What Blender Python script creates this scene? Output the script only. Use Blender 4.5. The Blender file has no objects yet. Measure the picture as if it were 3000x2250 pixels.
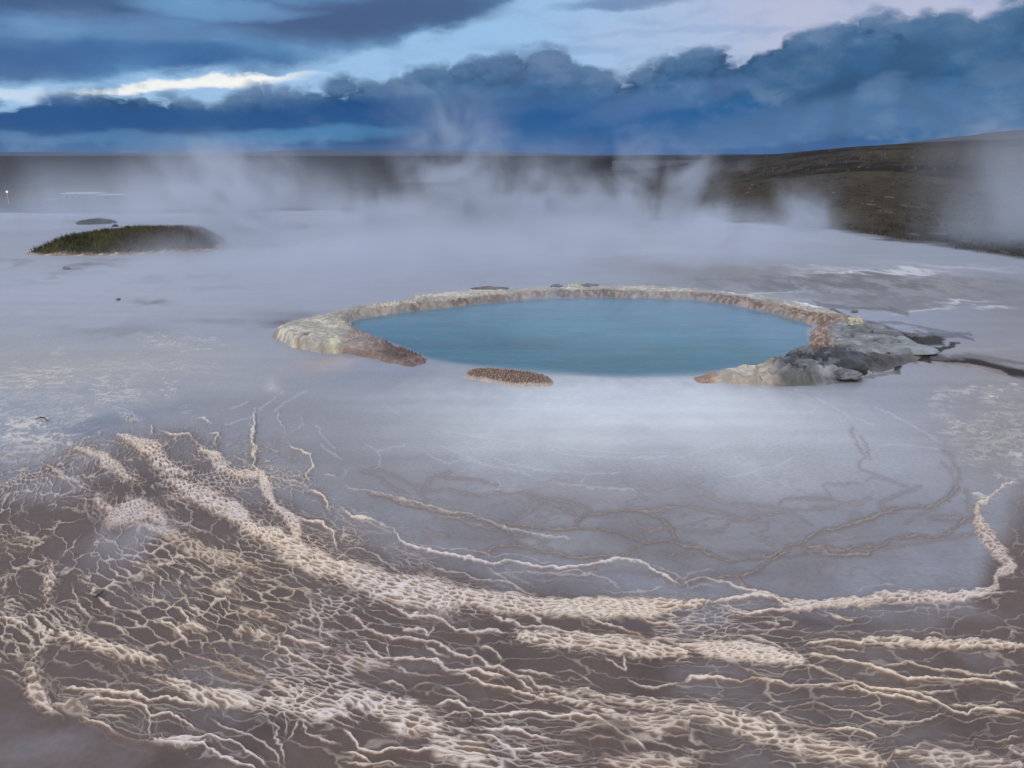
import bpy, math, random
import numpy as np
from mathutils import Vector
C = bpy.context.scene.collection
SC = bpy.context.scene
R = math.radians
rng = np.random.RandomState(7)
random.seed(7)
f32 = np.float32

# ------------------------------------------------------------------ camera
CAMH, PITCH, FPX = 2.2, R(16.1), 2333.3          # eye height (m), downward tilt, focal length in photo pixels
cd = bpy.data.cameras.new('camera'); cam = bpy.data.objects.new('camera', cd); C.objects.link(cam)
cam.location = (0, 0, CAMH); cam.rotation_euler = (R(90) - PITCH, 0, 0)
cd.lens = 28; cd.sensor_width = 36; cd.clip_start = 0.05; cd.clip_end = 60000
SC.camera = cam
SC.view_settings.view_transform = 'Standard'; SC.view_settings.look = 'None'
SC.view_settings.exposure = 0.0; SC.view_settings.gamma = 1.0; SC.view_settings.use_curve_mapping = False
cy = SC.cycles
cy.use_denoising = True; cy.denoising_prefilter = 'ACCURATE'
cy.volume_bounces = 1; cy.volume_max_steps = 96; cy.max_bounces = 6
cy.diffuse_bounces = 3; cy.glossy_bounces = 3; cy.transparent_max_bounces = 8

def pix_dir(px, py):
    X = (np.asarray(px, float) - 1500) / FPX; V = -(np.asarray(py, float) - 1125) / FPX
    return X, math.cos(PITCH) + V * math.sin(PITCH), -math.sin(PITCH) + V * math.cos(PITCH)
def G(px, py, z=0.0):                              # the place on level z seen at a spot of the survey photo
    dx, dy, dz = pix_dir(px, py); t = (CAMH - z) / -dz
    return dx * t, dy * t
def azel(a, b):                                    # sky direction (2212 px wide survey grid)
    dx, dy, dz = pix_dir(a * 1.3562, b * 1.3562)
    return float(math.atan2(dx, dy)), float(math.atan2(dz, math.hypot(dx, dy)))
def chart(x, y):                                   # survey coordinates of a place on the level ground
    zc = y * math.cos(PITCH) + CAMH * math.sin(PITCH)
    vc = y * math.sin(PITCH) - CAMH * math.cos(PITCH)
    return 1500 + FPX * x / zc, 1125 - FPX * vc / zc

def srgb(r, g, b):
    return tuple(((c / 255) / 12.92 if c <= 10 else (((c / 255) + .055) / 1.055) ** 2.4) for c in (r, g, b))

# ------------------------------------------------------------------ node helper
class NT:
    def __init__(s, tree): s.t = tree; s.n = tree.nodes; s.l = tree.links
    def node(s, typ, **kw):
        n = s.n.new(typ)
        for k, v in kw.items(): setattr(n, k, v)
        return n
    def put(s, sock, v):
        if isinstance(v, bpy.types.NodeSocket): s.l.new(v, sock)
        elif v is not None: sock.default_value = v
    def m(s, op, a, b=None, c=None, clamp=False):
        n = s.n.new('ShaderNodeMath'); n.operation = op; n.use_clamp = clamp
        s.put(n.inputs[0], a)
        if b is not None: s.put(n.inputs[1], b)
        if c is not None: s.put(n.inputs[2], c)
        return n.outputs[0]
    def ss(s, v, a, b, lo=0.0, hi=1.0):
        n = s.n.new('ShaderNodeMapRange'); n.interpolation_type = 'SMOOTHSTEP'
        s.put(n.inputs[0], v); s.put(n.inputs[1], a); s.put(n.inputs[2], b); s.put(n.inputs[3], lo); s.put(n.inputs[4], hi)
        return n.outputs[0]
    def mix(s, f, a, b):
        n = s.n.new('ShaderNodeMix'); n.data_type = 'RGBA'
        s.put(n.inputs[0], f)
        for i, v in ((6, a), (7, b)):
            s.put(n.inputs[i], v if isinstance(v, bpy.types.NodeSocket) else tuple(v) + (1,))
        return n.outputs[2]
    def noise(s, vec, scale, detail=4, rough=.55, dist=0.0, col=False):
        n = s.n.new('ShaderNodeTexNoise'); s.put(n.inputs['Vector'], vec)
        n.inputs['Scale'].default_value = scale; n.inputs['Detail'].default_value = detail
        n.inputs['Roughness'].default_value = rough; n.inputs['Distortion'].default_value = dist
        return n.outputs[1 if col else 0]
    def comb(s, x, y, z=0.0):
        n = s.n.new('ShaderNodeCombineXYZ'); s.put(n.inputs[0], x); s.put(n.inputs[1], y); s.put(n.inputs[2], z); return n.outputs[0]
    def sep(s, v):
        n = s.n.new('ShaderNodeSeparateXYZ'); s.put(n.inputs[0], v); return n.outputs
    def vor(s, vec, scale, detail=2, rough=.5, smooth=.6):
        n = s.n.new('ShaderNodeTexVoronoi'); n.feature = 'F1'
        s.put(n.inputs['Vector'], vec); n.inputs['Scale'].default_value = scale
        d = n.outputs['Distance']; return s.m('SUBTRACT', s.m('SQRT', s.m('MAXIMUM', s.m('SUBTRACT', .62, s.m('MULTIPLY', d, d)), .0)), .55)
    def curve(s, v, pts):
        n = s.n.new('ShaderNodeFloatCurve'); cm = n.mapping; c = cm.curves[0]
        pts = sorted(pts)
        while len(c.points) < len(pts): c.points.new(0.5, 0.5)
        for p, (x, y) in zip(c.points, pts): p.location = (x, y); p.handle_type = 'AUTO'
        cm.update(); s.put(n.inputs['Value'], v); return n.outputs[0]

# ------------------------------------------------------------------ world: dusk sky with cloud banks
W = bpy.data.worlds.new('World'); SC.world = W; W.use_nodes = True
t = NT(W.node_tree); t.n.clear()
out = t.node('ShaderNodeOutputWorld'); bg = t.node('ShaderNodeBackground'); t.l.new(bg.outputs[0], out.inputs[0])
SUN_EL, SUN_AZ = R(38), R(205)                    # compass angle from +Y towards +X: behind the camera, to the left
sky = t.node('ShaderNodeTexSky', sky_type='NISHITA', sun_disc=False, sun_elevation=SUN_EL, sun_rotation=SUN_AZ, altitude=600)
tc = t.node('ShaderNodeTexCoord')
dx, dy, dz = t.sep(tc.outputs['Generated'])
az = t.m('ARCTAN2', dx, dy); el = t.m('ARCSINE', dz)
cv = t.comb(az, t.m('MULTIPLY', el, 2.2), 0.3)
nA = t.m('SUBTRACT', t.noise(cv, 7, 5, .55, .0), .5)
nB = t.m('SUBTRACT', t.noise(cv, 24, 6, .6, .0), .5)
nS = t.m('SUBTRACT', t.noise(t.comb(az, t.m('MULTIPLY', el, 3.2), 5.3), 7, 5, .55, .0), .5)
nS2 = t.m('SUBTRACT', t.noise(t.comb(az, t.m('MULTIPLY', el, 2.4), 9.3), 17, 6, .6, .0), .5)
wv = t.comb(t.m('ADD', az, t.m('MULTIPLY', nB, .05)), t.m('ADD', t.m('MULTIPLY', el, 1.45), t.m('MULTIPLY', nA, .05)), .7)
pf = t.vor(wv, 11); pf2 = t.vor(wv, 27); pf3 = t.vor(wv, 60)
we = t.m('SUBTRACT', t.m('ADD', el, t.m('ADD', t.m('MULTIPLY', nA, .016), t.m('MULTIPLY', nB, .014))), t.m('ADD', t.m('MULTIPLY', pf, .018), t.m('MULTIPLY_ADD', pf2, .015, t.m('MULTIPLY', pf3, .008))))
wa = t.m('ADD', az, t.m('MULTIPLY', nS, .10))
ws = t.m('ADD', el, t.m('ADD', t.m('MULTIPLY', nS, .028), t.m('MULTIPLY', nS2, .022)))
def edge(pts, v=az):
    u = t.m('MULTIPLY_ADD', v, 1 / 1.3, .5, clamp=True)
    P = [(azel(*p)[0] / 1.3 + .5, azel(*p)[1] * 4) for p in pts]
    P = [(0, P[0][1])] + P + [(1, P[-1][1])]
    return t.m('MULTIPLY', t.curve(u, P), .25)
def blob(a, b, ra, rb, tilt=0.0, w=None):
    A, E = azel(a, b); ra /= 1720.; rb /= 1720.
    da = t.m('SUBTRACT', wa, A); de = t.m('SUBTRACT', w or ws, E)
    if tilt: de = t.m('SUBTRACT', de, t.m('MULTIPLY', da, tilt))
    q = t.m('ADD', t.m('POWER', t.m('ABSOLUTE', t.m('DIVIDE', da, ra)), 2.), t.m('POWER', t.m('ABSOLUTE', t.m('DIVIDE', de, rb)), 2.))
    return t.ss(q, 1.6, .1)
# clear gaps between the clouds: the Nishita sky, tinted up to thin high cloud
gap = t.mix(t.ss(t.m('ADD', az, t.m('MULTIPLY', nA, .25)), -.05, .38), srgb(150, 192, 232), srgb(186, 188, 214))
gap = t.mix(t.m('MULTIPLY', t.ss(nS2, -.05, .25), .5), gap, srgb(128, 158, 198))
skyc = t.node('ShaderNodeVectorMath', operation='SCALE'); t.l.new(sky.outputs[0], skyc.inputs[0]); skyc.inputs['Scale'].default_value = .1
base = t.mix(.12, gap, skyc.outputs[0])
# upper deck, left
ul = t.ss(t.m('SUBTRACT', ws, edge([(0, 190), (230, 183), (380, 170), (500, 160), (620, 148), (800, 112), (900, 88), (1000, 62), (1100, 6), (1200, -60), (2212, -160)])), -.002, .012)
nC2 = t.m('SUBTRACT', t.noise(t.comb(az, t.m('MULTIPLY', el, 2.6), 6.7), 9, 6, .58, .0), .5)
ulc = t.mix(t.ss(nA, -.2, .2), srgb(58, 102, 150), srgb(102, 150, 194))
ulc = t.mix(t.m('MULTIPLY', t.ss(nS, -.12, .14), .6), ulc, srgb(80, 116, 160))
ulc = t.mix(t.m('MULTIPLY', t.ss(t.m('ADD', pf, nC2), .0, .3), .4), ulc, srgb(118, 158, 200))
base = t.mix(t.m('MULTIPLY', ul, .93), base, ulc)
for (a, b, ra, rb, tl, amt, c) in [(640, 55, 170, 42, 0, .85, (74, 98, 138)), (850, 30, 240, 40, .1, .9, (72, 94, 134)), (90, 5, 210, 32, 0, .9, (70, 94, 134)),
                              (30, 125, 120, 40, 0, .55, (66, 98, 140)), (1360, 5, 110, 14, 0, .7, (96, 124, 165)), (300, 125, 330, 30, 0, .5, (48, 92, 150)),
                              (480, 22, 160, 18, 0, .55, (122, 168, 214)), (300, 60, 220, 22, 0, .3, (116, 152, 198)), (1180, 105, 160, 12, 0, .35, (120, 150, 195)), (1500, 70, 260, 8, 0, .35, (142, 166, 205))]:
    base = t.mix(t.m('MULTIPLY', blob(a, b, ra, rb, tl), amt), base, srgb(*c))
# burning white slit
st = blob(430, 181, 230, 9, .10)
base = t.mix(t.m('MULTIPLY', st, .95), base, srgb(250, 250, 244))
base = t.mix(t.m('MULTIPLY', blob(570, 166, 60, 9, .0), .95), base, srgb(250, 250, 244))
base = t.mix(t.m('MULTIPLY', blob(0, 208, 90, 12, .0), .8), base, srgb(205, 222, 240))
base = t.mix(t.m('MULTIPLY', blob(520, 205, 200, 20, .2), .6), base, srgb(160, 192, 228))
# great bank along the horizon
top = edge([(0, 222), (120, 205), (230, 196), (330, 190), (400, 204), (460, 214), (510, 196), (600, 190), (650, 192), (750, 170), (850, 168), (900, 140), (1010, 134), (1080, 122), (1170, 104), (1240, 118), (1300, 150), (1340, 158), (1400, 142), (1480, 112), (1590, 100), (1660, 88), (1720, 55), (1800, 50), (1860, 28), (1960, 34), (2010, 14), (2110, 18), (2212, -20)])
bd = t.m('SUBTRACT', top, we)
bank = t.ss(bd, -.005, .009)
bc = t.mix(t.ss(bd, 0, .03), srgb(92, 122, 158), srgb(64, 104, 146))
bc = t.mix(t.ss(bd, .02, .06), bc, srgb(46, 98, 146))
nC = t.m('SUBTRACT', t.noise(t.comb(az, t.m('MULTIPLY', el, 1.8), 2.7), 10, 6, .55, .0), .5)
nF = t.m('SUBTRACT', t.noise(t.comb(az, t.m('MULTIPLY', el, 1.6), 4.4), 44, 6, .68, .0), .5)
lump = t.m('ADD', t.m('MULTIPLY_ADD', nF, .55, nC), t.m('ADD', t.m('MULTIPLY', nB, .3), t.m('ADD', t.m('MULTIPLY', pf, .45), t.m('MULTIPLY_ADD', pf2, .35, t.m('MULTIPLY', pf3, .18)))))
bc = t.mix(t.m('MULTIPLY', t.ss(lump, -.02, .30), .75), bc, srgb(112, 138, 170))
bc = t.mix(t.m('MULTIPLY', t.ss(lump, .02, -.28), .85), bc, srgb(38, 72, 112))
for (a, b, ra, rb, tl, amt, c) in [(950, 245, 420, 30, 0, .85, (30, 78, 132)), (300, 262, 420, 26, 0, .8, (38, 84, 138)), (60, 250, 200, 34, 0, .7, (34, 80, 134)), (1780, 160, 260, 50, 0, .6, (62, 98, 136)), (1780, 205, 120, 22, .3, .7, (48, 82, 122)), (2150, 80, 160, 50, 0, .5, (74, 110, 146)),
                              (1330, 270, 420, 45, 0, .6, (40, 92, 150)), (150, 300, 220, 12, 0, .55, (86, 130, 172)), (600, 298, 260, 16, .06, .75, (78, 132, 178)), (330, 306, 160, 9, 0, .5, (74, 122, 166)),
                              (1950, 240, 420, 46, .12, .6, (92, 126, 164)), (1920, 185, 40, 26, 0, .5, (108, 138, 174)), (1200, 150, 200, 30, 0, .35, (104, 128, 164)), (1450, 215, 200, 22, .2, .4, (96, 126, 172)),
                              (1300, 325, 900, 14, 0, .6, (36, 82, 140)), (1100, 215, 300, 30, 0, .35, (86, 120, 162)), (2180, 150, 60, 20, 0, .4, (110, 138, 170))]:
    bc = t.mix(t.m('MULTIPLY', blob(a, b, ra, rb, tl), amt), bc, srgb(*c))
base = t.mix(bank, base, bc)
# the deck overhead, beside and behind the viewer is thinner and brighter; its shader is kept apart so that it stays cheap
def wide():
    nW = t.m('SUBTRACT', t.noise(tc.outputs['Generated'], 3.1, 3, .5), .5)
    over = t.mix(t.ss(nW, -.2, .25), (.50, .58, .76), (.80, .85, .98))
    lowc = t.mix(t.ss(nW, -.2, .2), (.10, .19, .36), (.26, .36, .54))
    b_ = t.mix(t.ss(el, .10, .30), lowc, over)
    back = t.m('MULTIPLY', t.ss(dy, .1, -.5), t.ss(el, -.02, .08))
    return t.mix(t.m('MULTIPLY', back, .8), b_, (.82, .80, .82))
near_ = t.m('MULTIPLY', t.m('MULTIPLY', t.ss(el, .255, .18), t.ss(t.m('ABSOLUTE', az), .80, .70)), t.ss(el, -.04, -.02))
base = t.mix(near_, wide(), base)
t.l.new(base, bg.inputs[0]); bg.inputs[1].default_value = 1.0
bg2 = t.node('ShaderNodeBackground'); t.l.new(wide(), bg2.inputs[0])
ms = t.node('ShaderNodeMixShader'); t.put(ms.inputs[0], t.m('GREATER_THAN', near_, 0.0)); t.l.new(bg2.outputs[0], ms.inputs[1]); t.l.new(bg.outputs[0], ms.inputs[2]); t.l.new(ms.outputs[0], out.inputs[0])
W.cycles.sampling_method = 'MANUAL'; W.cycles.sample_map_resolution = 512

sd = bpy.data.lights.new('sun', 'SUN'); sd.energy = 1.35; sd.angle = R(14); sd.color = (1, .92, .83)
sun = bpy.data.objects.new('sun', sd); C.objects.link(sun)
sv = Vector((math.sin(SUN_AZ) * math.cos(SUN_EL), math.cos(SUN_AZ) * math.cos(SUN_EL), math.sin(SUN_EL)))
sun.rotation_euler = sv.to_track_quat('Z', 'Y').to_euler()

# ------------------------------------------------------------------ array helpers
TAB = rng.rand(16, 256, 256).astype(f32)
def vnoise(x, y, k=0):
    xi = np.floor(x); yi = np.floor(y); fx = (x - xi).astype(f32); fy = (y - yi).astype(f32)
    xi = xi.astype(np.int32) & 255; yi = yi.astype(np.int32) & 255; x1 = (xi + 1) & 255; y1 = (yi + 1) & 255
    fx = fx * fx * (3 - 2 * fx); fy = fy * fy * (3 - 2 * fy); T = TAB[k & 15]
    a = T[xi, yi]; b = T[x1, yi]; c = T[xi, y1]; d = T[x1, y1]
    return a + (b - a) * fx + (c - a) * fy + (a - b - c + d) * fx * fy
def fbm(x, y, k=0, o=4, g=.5):
    s = 0; a = 1.; n = 0.
    for i in range(o):
        s = s + a * vnoise(x * 2 ** i + 17.3 * i, y * 2 ** i - 9.1 * i, k + i); n += a; a *= g
    return s / n - .5
def sst(v, a, b):
    u = np.clip((v - a) / (b - a), 0, 1); return u * u * (3 - 2 * u)
def lerp(a, b, m): return a + (b - a) * m
def cmix(col, c, m): return col + (np.array(c, f32)[None, :] - col) * m[:, None]
def worley(u, v, k=0, jit=.85):
    ui = np.floor(u).astype(np.int32); vi = np.floor(v).astype(np.int32)
    f1 = np.full(u.shape, 9., f32); f2 = np.full(u.shape, 9., f32)
    for a in (-1, 0, 1):
        for b in (-1, 0, 1):
            p = ui + a; q = vi + b
            jx = TAB[k][p & 255, q & 255]; jy = TAB[k + 1][p & 255, q & 255]
            d = np.sqrt((p + .5 + (jx - .5) * jit - u) ** 2 + (q + .5 + (jy - .5) * jit - v) ** 2).astype(f32)
            f2 = np.minimum(f2, np.maximum(f1, d)); f1 = np.minimum(f1, d)
    return f1, f2
def seg_dist(X, Y, P, closed=False):
    P = np.asarray(P, float); best = np.full(X.shape, 1e18)
    Q = np.vstack([P, P[:1]]) if closed else P
    for (ax, ay), (bx, by) in zip(Q[:-1], Q[1:]):
        vx, vy = bx - ax, by - ay; L = vx * vx + vy * vy + 1e-12
        u = np.clip(((X - ax) * vx + (Y - ay) * vy) / L, 0, 1)
        best = np.minimum(best, (X - ax - u * vx) ** 2 + (Y - ay - u * vy) ** 2)
    return np.sqrt(best)
def inside(X, Y, P):
    P = np.asarray(P, float); r = np.zeros(X.shape, bool); n = len(P)
    for i in range(n):
        x1, y1 = P[i]; x2, y2 = P[(i + 1) % n]
        if y1 == y2: continue
        c = ((y1 > Y) != (y2 > Y)); r ^= c & (X < (x2 - x1) * (Y - y1) / (y2 - y1) + x1)
    return r
def sdist(X, Y, P):                                # positive inside
    d = seg_dist(X, Y, P, True); return np.where(inside(X, Y, P), d, -d)
def smooth(P, n=2, closed=True):                   # Chaikin
    P = np.asarray(P, float)
    for _ in range(n):
        Q = np.roll(P, -1, 0) if closed else P[1:]; A = P if closed else P[:-1]
        N = np.empty((len(A) * 2, 2)); N[0::2] = A * .75 + Q * .25; N[1::2] = A * .25 + Q * .75
        P = N if closed else np.vstack([P[:1], N, P[-1:]])
    return P
def mesh_arrays(name, V, F, col=None, wet=None, smoothsh=True):
    me = bpy.data.meshes.new(name); V = np.ascontiguousarray(V, f32); F = np.ascontiguousarray(F, np.int32); k = F.shape[1]
    me.vertices.add(len(V)); me.vertices.foreach_set('co', V.ravel())
    me.loops.add(F.size); me.loops.foreach_set('vertex_index', F.ravel())
    me.polygons.add(len(F)); me.polygons.foreach_set('loop_start', np.arange(0, F.size, k, dtype=np.int32))
    try: me.polygons.foreach_set('loop_total', np.full(len(F), k, np.int32))
    except Exception: pass
    if smoothsh: me.polygons.foreach_set('use_smooth', np.ones(len(F), bool))
    me.update(calc_edges=True)
    if col is not None:
        a = me.attributes.new('col', 'FLOAT_COLOR', 'POINT')
        a.data.foreach_set('color', np.hstack([col, np.ones((len(col), 1))]).astype(f32).ravel())
    if wet is not None:
        a = me.attributes.new('rough', 'FLOAT', 'POINT'); a.data.foreach_set('value', np.asarray(wet, f32))
    return me
def link(name, me, mat, parent=None):
    o = bpy.data.objects.new(name, me); C.objects.link(o)
    if mat: me.materials.append(mat)
    if parent: o.parent = parent
    return o
def tag(o, label=None, cat=None, group=None, kind=None):
    for k, v in (('label', label), ('category', cat), ('group', group), ('kind', kind)):
        if v: o[k] = v
    return o
def empty(name, loc):
    o = bpy.data.objects.new(name, None); C.objects.link(o); o.location = loc; return o

# ------------------------------------------------------------------ materials
def mat_attr(name, nscale=60, namt=.18, bump=.3, bdist=.004, bscale=90, rough=None, spec=.5):
    m = bpy.data.materials.new(name); m.use_nodes = True; n = NT(m.node_tree)
    b = n.n['Principled BSDF']
    a = n.node('ShaderNodeAttribute', attribute_name='col'); tcn = n.node('ShaderNodeTexCoord').outputs['Object']
    nn = n.noise(tcn, nscale, 5, .65)
    v = n.ss(nn, .25, .75, 1 - namt, 1 + namt)
    mul = n.node('ShaderNodeVectorMath', operation='SCALE'); n.l.new(a.outputs['Color'], mul.inputs[0]); n.put(mul.inputs['Scale'], v)
    n.l.new(mul.outputs[0], b.inputs['Base Color'])
    if rough is None:
        r = n.node('ShaderNodeAttribute', attribute_name='rough'); n.l.new(r.outputs['Fac'], b.inputs['Roughness'])
    else: b.inputs['Roughness'].default_value = rough
    b.inputs['Specular IOR Level'].default_value = spec
    if bump:
        bp = n.node('ShaderNodeBump'); bp.inputs['Strength'].default_value = bump; bp.inputs['Distance'].default_value = bdist
        n.put(bp.inputs['Height'], n.noise(tcn, bscale, 6, .6)); n.l.new(bp.outputs[0], b.inputs['Normal'])
    return m
def mat_plain(name, c, rough=.6, nscale=8, namt=.25, bump=.4, bdist=.01, metal=0):
    m = bpy.data.materials.new(name); m.use_nodes = True; n = NT(m.node_tree); b = n.n['Principled BSDF']
    tcn = n.node('ShaderNodeTexCoord').outputs['Object']; nn = n.noise(tcn, nscale, 5, .6)
    k = n.ss(nn, .3, .7); lo = [x * (1 - namt) for x in c]; hi = [x * (1 + namt) for x in c]
    n.l.new(n.mix(k, lo, hi), b.inputs['Base Color']); b.inputs['Roughness'].default_value = rough; b.inputs['Metallic'].default_value = metal
    bp = n.node('ShaderNodeBump'); bp.inputs['Strength'].default_value = bump; bp.inputs['Distance'].default_value = bdist
    n.put(bp.inputs['Height'], nn); n.l.new(bp.outputs[0], b.inputs['Normal'])
    return m
M_ground = mat_attr('sinter_ground', 30, .11, .3, .004, 70)
_n = NT(M_ground.node_tree); _a = _n.node('ShaderNodeAttribute', attribute_name='rough'); _n.put(_n.n['Principled BSDF'].inputs['Specular IOR Level'], _n.ss(_a.outputs['Fac'], .3, .75, .5, .06))
M_rim = mat_attr('rough_sinter', 45, .16, .6, .01, 60, rough=.8, spec=.3)
M_rock = mat_attr('wet_rock', 14, .25, .5, .012, 30, rough=.42)

# ------------------------------------------------------------------ survey of the lines and bands of the terraces
# each set: (x0, y0, scale) of its map sheet, then lists of points
S6 = (1000, 1300, 2.212); S7 = (2000, 1100, 2.212); S4 = (0, 1100, 2.212); S5 = (0, 1650, 2.212); S9 = (1000, 1850, 2.212); S10 = (2000, 1700, 2.212)
def P(sheet, s):
    v = [float(q) for q in s.split()]; return [(sheet[0] + v[i] / sheet[2], sheet[1] + v[i + 1] / sheet[2]) for i in range(0, len(v), 2)]
LINES = []   # (points, strength, half width px)
def LL(sheet, st, w, *rows):
    for r in rows: LINES.append((P(sheet, r), st, w))
LL(S6, 1.0, 4.2, '0 400 90 480 200 490 330 550 380 620 470 675 560 700 740 725 900 755 1000 790 1070 770 1250 795 1530 810 1680 775 1810 755 1930 775 2060 835 2212 920')
LL(S6, .55, 3.6, '0 240 60 300 180 310 270 330 400 370 560 410 660 435 790 445 930 490 1060 550 1170 575 1300 600 1500 610', '0 240 30 180 0 160',
   '0 530 80 560 130 620', '0 680 140 690 230 740 340 800 480 890 560 900', '520 740 540 780 600 810 780 850 900 880 1050 890 1170 950', '940 790 1050 870 1130 940 1180 960 1300 990', '90 490 210 520 330 590 260 585 110 560')
LL(S6, .85, 4, '180 990 330 1070 440 1110 560 1110 650 1150 740 1200 850 1220 960 1210 1100 1240', '940 1090 1030 1140 1150 1180 1260 1180 1450 1220 1600 1245 1800 1250 2000 1260 2212 1290',
   '1070 1060 1080 1150', '1200 1080 1290 1150 1330 1180', '1560 1110 1700 1170 1900 1230 2000 1260', '1890 1100 1990 1160 2100 1160 2212 1200',
   '0 1080 100 1140 190 1210 270 1255 400 1250 520 1280 620 1280 680 1350 760 1380 880 1380 930 1430 1020 1440 1090 1500 1150 1520 1212 1548',
   '400 1170 420 1215 530 1220 570 1250 600 1170', '540 1290 560 1330 620 1380 680 1390', '90 1290 160 1300 200 1360 270 1400 400 1380 520 1410 600 1420 650 1460 750 1480 880 1470 970 1480 1060 1530',
   '0 1280 60 1360 90 1350', '880 1290 980 1350 1060 1410', '1700 1370 1800 1440 1840 1470 1840 1400 1820 1340', '290 1260 300 1400', '880 1230 890 1290', '670 1060 700 1150', '560 1040 620 1110')
LL(S6, .45, 3.4, '1390 1470 1500 1480 1620 1548', '700 920 850 955 1000 980 1200 1000 1450 1030 1800 1020 2100 1020 2212 1000', '1700 960 1850 970 1990 960 2110 920', '1260 850 1500 830 1700 880 1830 930')
LL(S7, .8, 4, '0 1365 60 1335 160 1320 280 1340 360 1380 470 1400 600 1430 700 1480 900 1490 1100 1470 1230 1420 1350 1420 1500 1440 1700 1430 1880 1400 2000 1360 2050 1270 2140 1230 2060 1150 1960 1050 1920 960 1900 850 1990 790 2070 720 2200 700',
   '0 1470 200 1470 340 1450 480 1420 570 1420', '200 1475 330 1520 450 1540 600 1530 750 1505 1000 1500 1250 1480 1500 1470 1700 1460 1900 1440 2010 1410 2200 1405', '2020 1270 2140 1230 2130 1290 2060 1310', '360 1340 400 1370')
LL(S4, 1.0, 3.8, '1660 200 1650 300 1640 400 1660 480 1640 590 1690 640 1740 700 1740 750', '1870 430 1910 480 2010 520 2030 600 1990 660 2030 720', '1980 750 2070 770 2130 830 2150 900', '1020 350 1100 390 1230 390 1290 450 1340 500', '1340 380 1420 380 1400 430 1400 500',
   '1270 270 1330 300 1400 310', '750 230 830 260 920 270', '1900 920 2090 960 2150 1010 2180 1090 2212 1140')
LL(S4, .6, 3.6, '1800 200 1810 300 1870 380', '1950 260 1970 310 1880 380', '1480 520 1620 580', '1700 660 1850 690 1980 750', '2080 630 2212 680', '380 860 480 870 570 890 590 920 660 960', '80 980 140 1020 230 1060 290 1080 240 1110 190 1160',
   '170 1260 250 1290 330 1310 350 1240', '240 1150 290 1190 350 1230', '330 910 350 950 390 940 350 1010 340 1040', '0 1050 100 1100 230 1110', '630 1040 740 1090 800 1160 940 1180', '480 790 600 810 700 830', '960 1200 1100 1200 1230 1220 1310 1290 1420 1330',
   '540 1020 480 1090 390 1190', '870 990 880 1060 880 1130', '930 1020 940 1050 1020 1080 1020 1120', '1270 590 1260 520 1200 480', '1100 870 1100 910 1190 970 1270 1000 1350 1010', '560 750 620 770 700 780', '1050 830 1130 810 1240 860',
   '100 500 100 560 150 590', '0 560 60 520 120 500', '30 440 150 420 330 450', '400 560 470 500 560 420 700 350', '1360 1090 1400 1150 1400 1200')
LL(S5, .95, 4.5, '0 320 60 370 150 400 220 440', '1230 590 1400 650 1500 710 1620 740 1700 750', '1350 540 1430 600 1550 640 1650 700 1750 730', '400 790 540 820 650 820 800 850 880 850 960 900 1100 880 1250 910 1320 900',
   '560 890 700 880 830 900 950 940 970 990 1100 970 1180 1010 1220 1070 1300 1110', '540 970 590 1030 700 1060 760 1110 870 1150 980 1160 1200 1180 1340 1190 1400 1250 1560 1310', '1800 480 1900 500 2050 530 2130 560 2200 570',
   '1760 510 1880 560 1900 600 2000 660 2100 710 2200 790', '1120 260 1180 330 1220 410 1350 440 1380 440', '990 360 1100 390 1160 460 1240 530', '1400 1240 1500 1290 1640 1327 1700 1360', '1020 1160 1220 1150 1380 1130 1520 1180 1640 1250 1750 1320')
LL(S5, .7, 4, '600 1000 720 1010 800 1000 870 1020', '1360 1010 1440 1060 1600 1110 1720 1170 1800 1230 1820 1327', '1750 980 1750 1030 1800 1090 1770 1150 1840 1190 1850 1320', '1840 980 1860 1040 1830 1140', '1960 990 1970 1110 2000 1130 2100 1130',
   '930 100 1000 130 990 230 1130 240', '880 190 980 230 1100 230', '1120 80 1200 200', '1200 260 1300 300 1400 350 1400 420', '1500 210 1560 240 1580 200 1530 190', '1470 220 1480 300 1530 340 1560 400', '460 110 470 200 530 290 600 360 570 400',
   '600 380 720 400 800 450 860 480', '480 70 560 120 660 170', '1600 80 1700 110 1800 130 1900 170 2000 180 2070 210', '1990 200 2030 300 2080 370 2080 440 2150 480 2212 520', '1850 370 1920 390 2000 430 2080 430', '0 260 80 260 180 310', '0 490 100 520 200 550 230 590',
   '0 580 80 600 170 610', '0 690 60 700 150 750', '50 40 70 75 40 110 50 160 20 210', '340 50 320 120 300 170', '310 220 330 300 290 350', '300 510 250 590 200 680', '1000 690 1020 720 1130 730', '1160 720 1200 680 1290 700 1320 740', '880 740 1000 740',
   '2000 1130 2120 1160 2212 1180', '1840 1180 1900 1100 1960 1000', '430 290 440 350 480 400', '1500 600 1480 500 1600 540 1700 550', '640 380 620 350 560 400', '1220 650 1260 690 1400 670 1500 720', '960 960 970 1100 980 1160', '300 830 330 900 310 980')
LL(S9, 1.0, 4.6, '300 180 420 180 480 195 620 200 660 240 740 260 820 250 900 260 1000 285 1080 310', '720 280 810 280 900 340 1000 360 1070 385 1120 405 1220 410 1300 440 1380 465', '1100 300 1180 350 1280 400',
   '600 490 680 475 770 465 830 505 900 520 960 540 1100 550 1160 535 1250 540 1500 545 1650 550 1740 600 1830 670 1900 720 2000 780', '880 620 930 630 1060 640 1160 650 1280 690 1380 715 1550 730', '860 670 960 680 1040 730 1100 760 1200 775 1260 775',
   '0 640 60 680 120 770 220 800 330 785 410 765 480 775 600 765 650 790 730 810 790 800', '0 780 90 800 160 840 200 880', '1190 825 1350 805 1500 805 1560 800')
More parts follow.
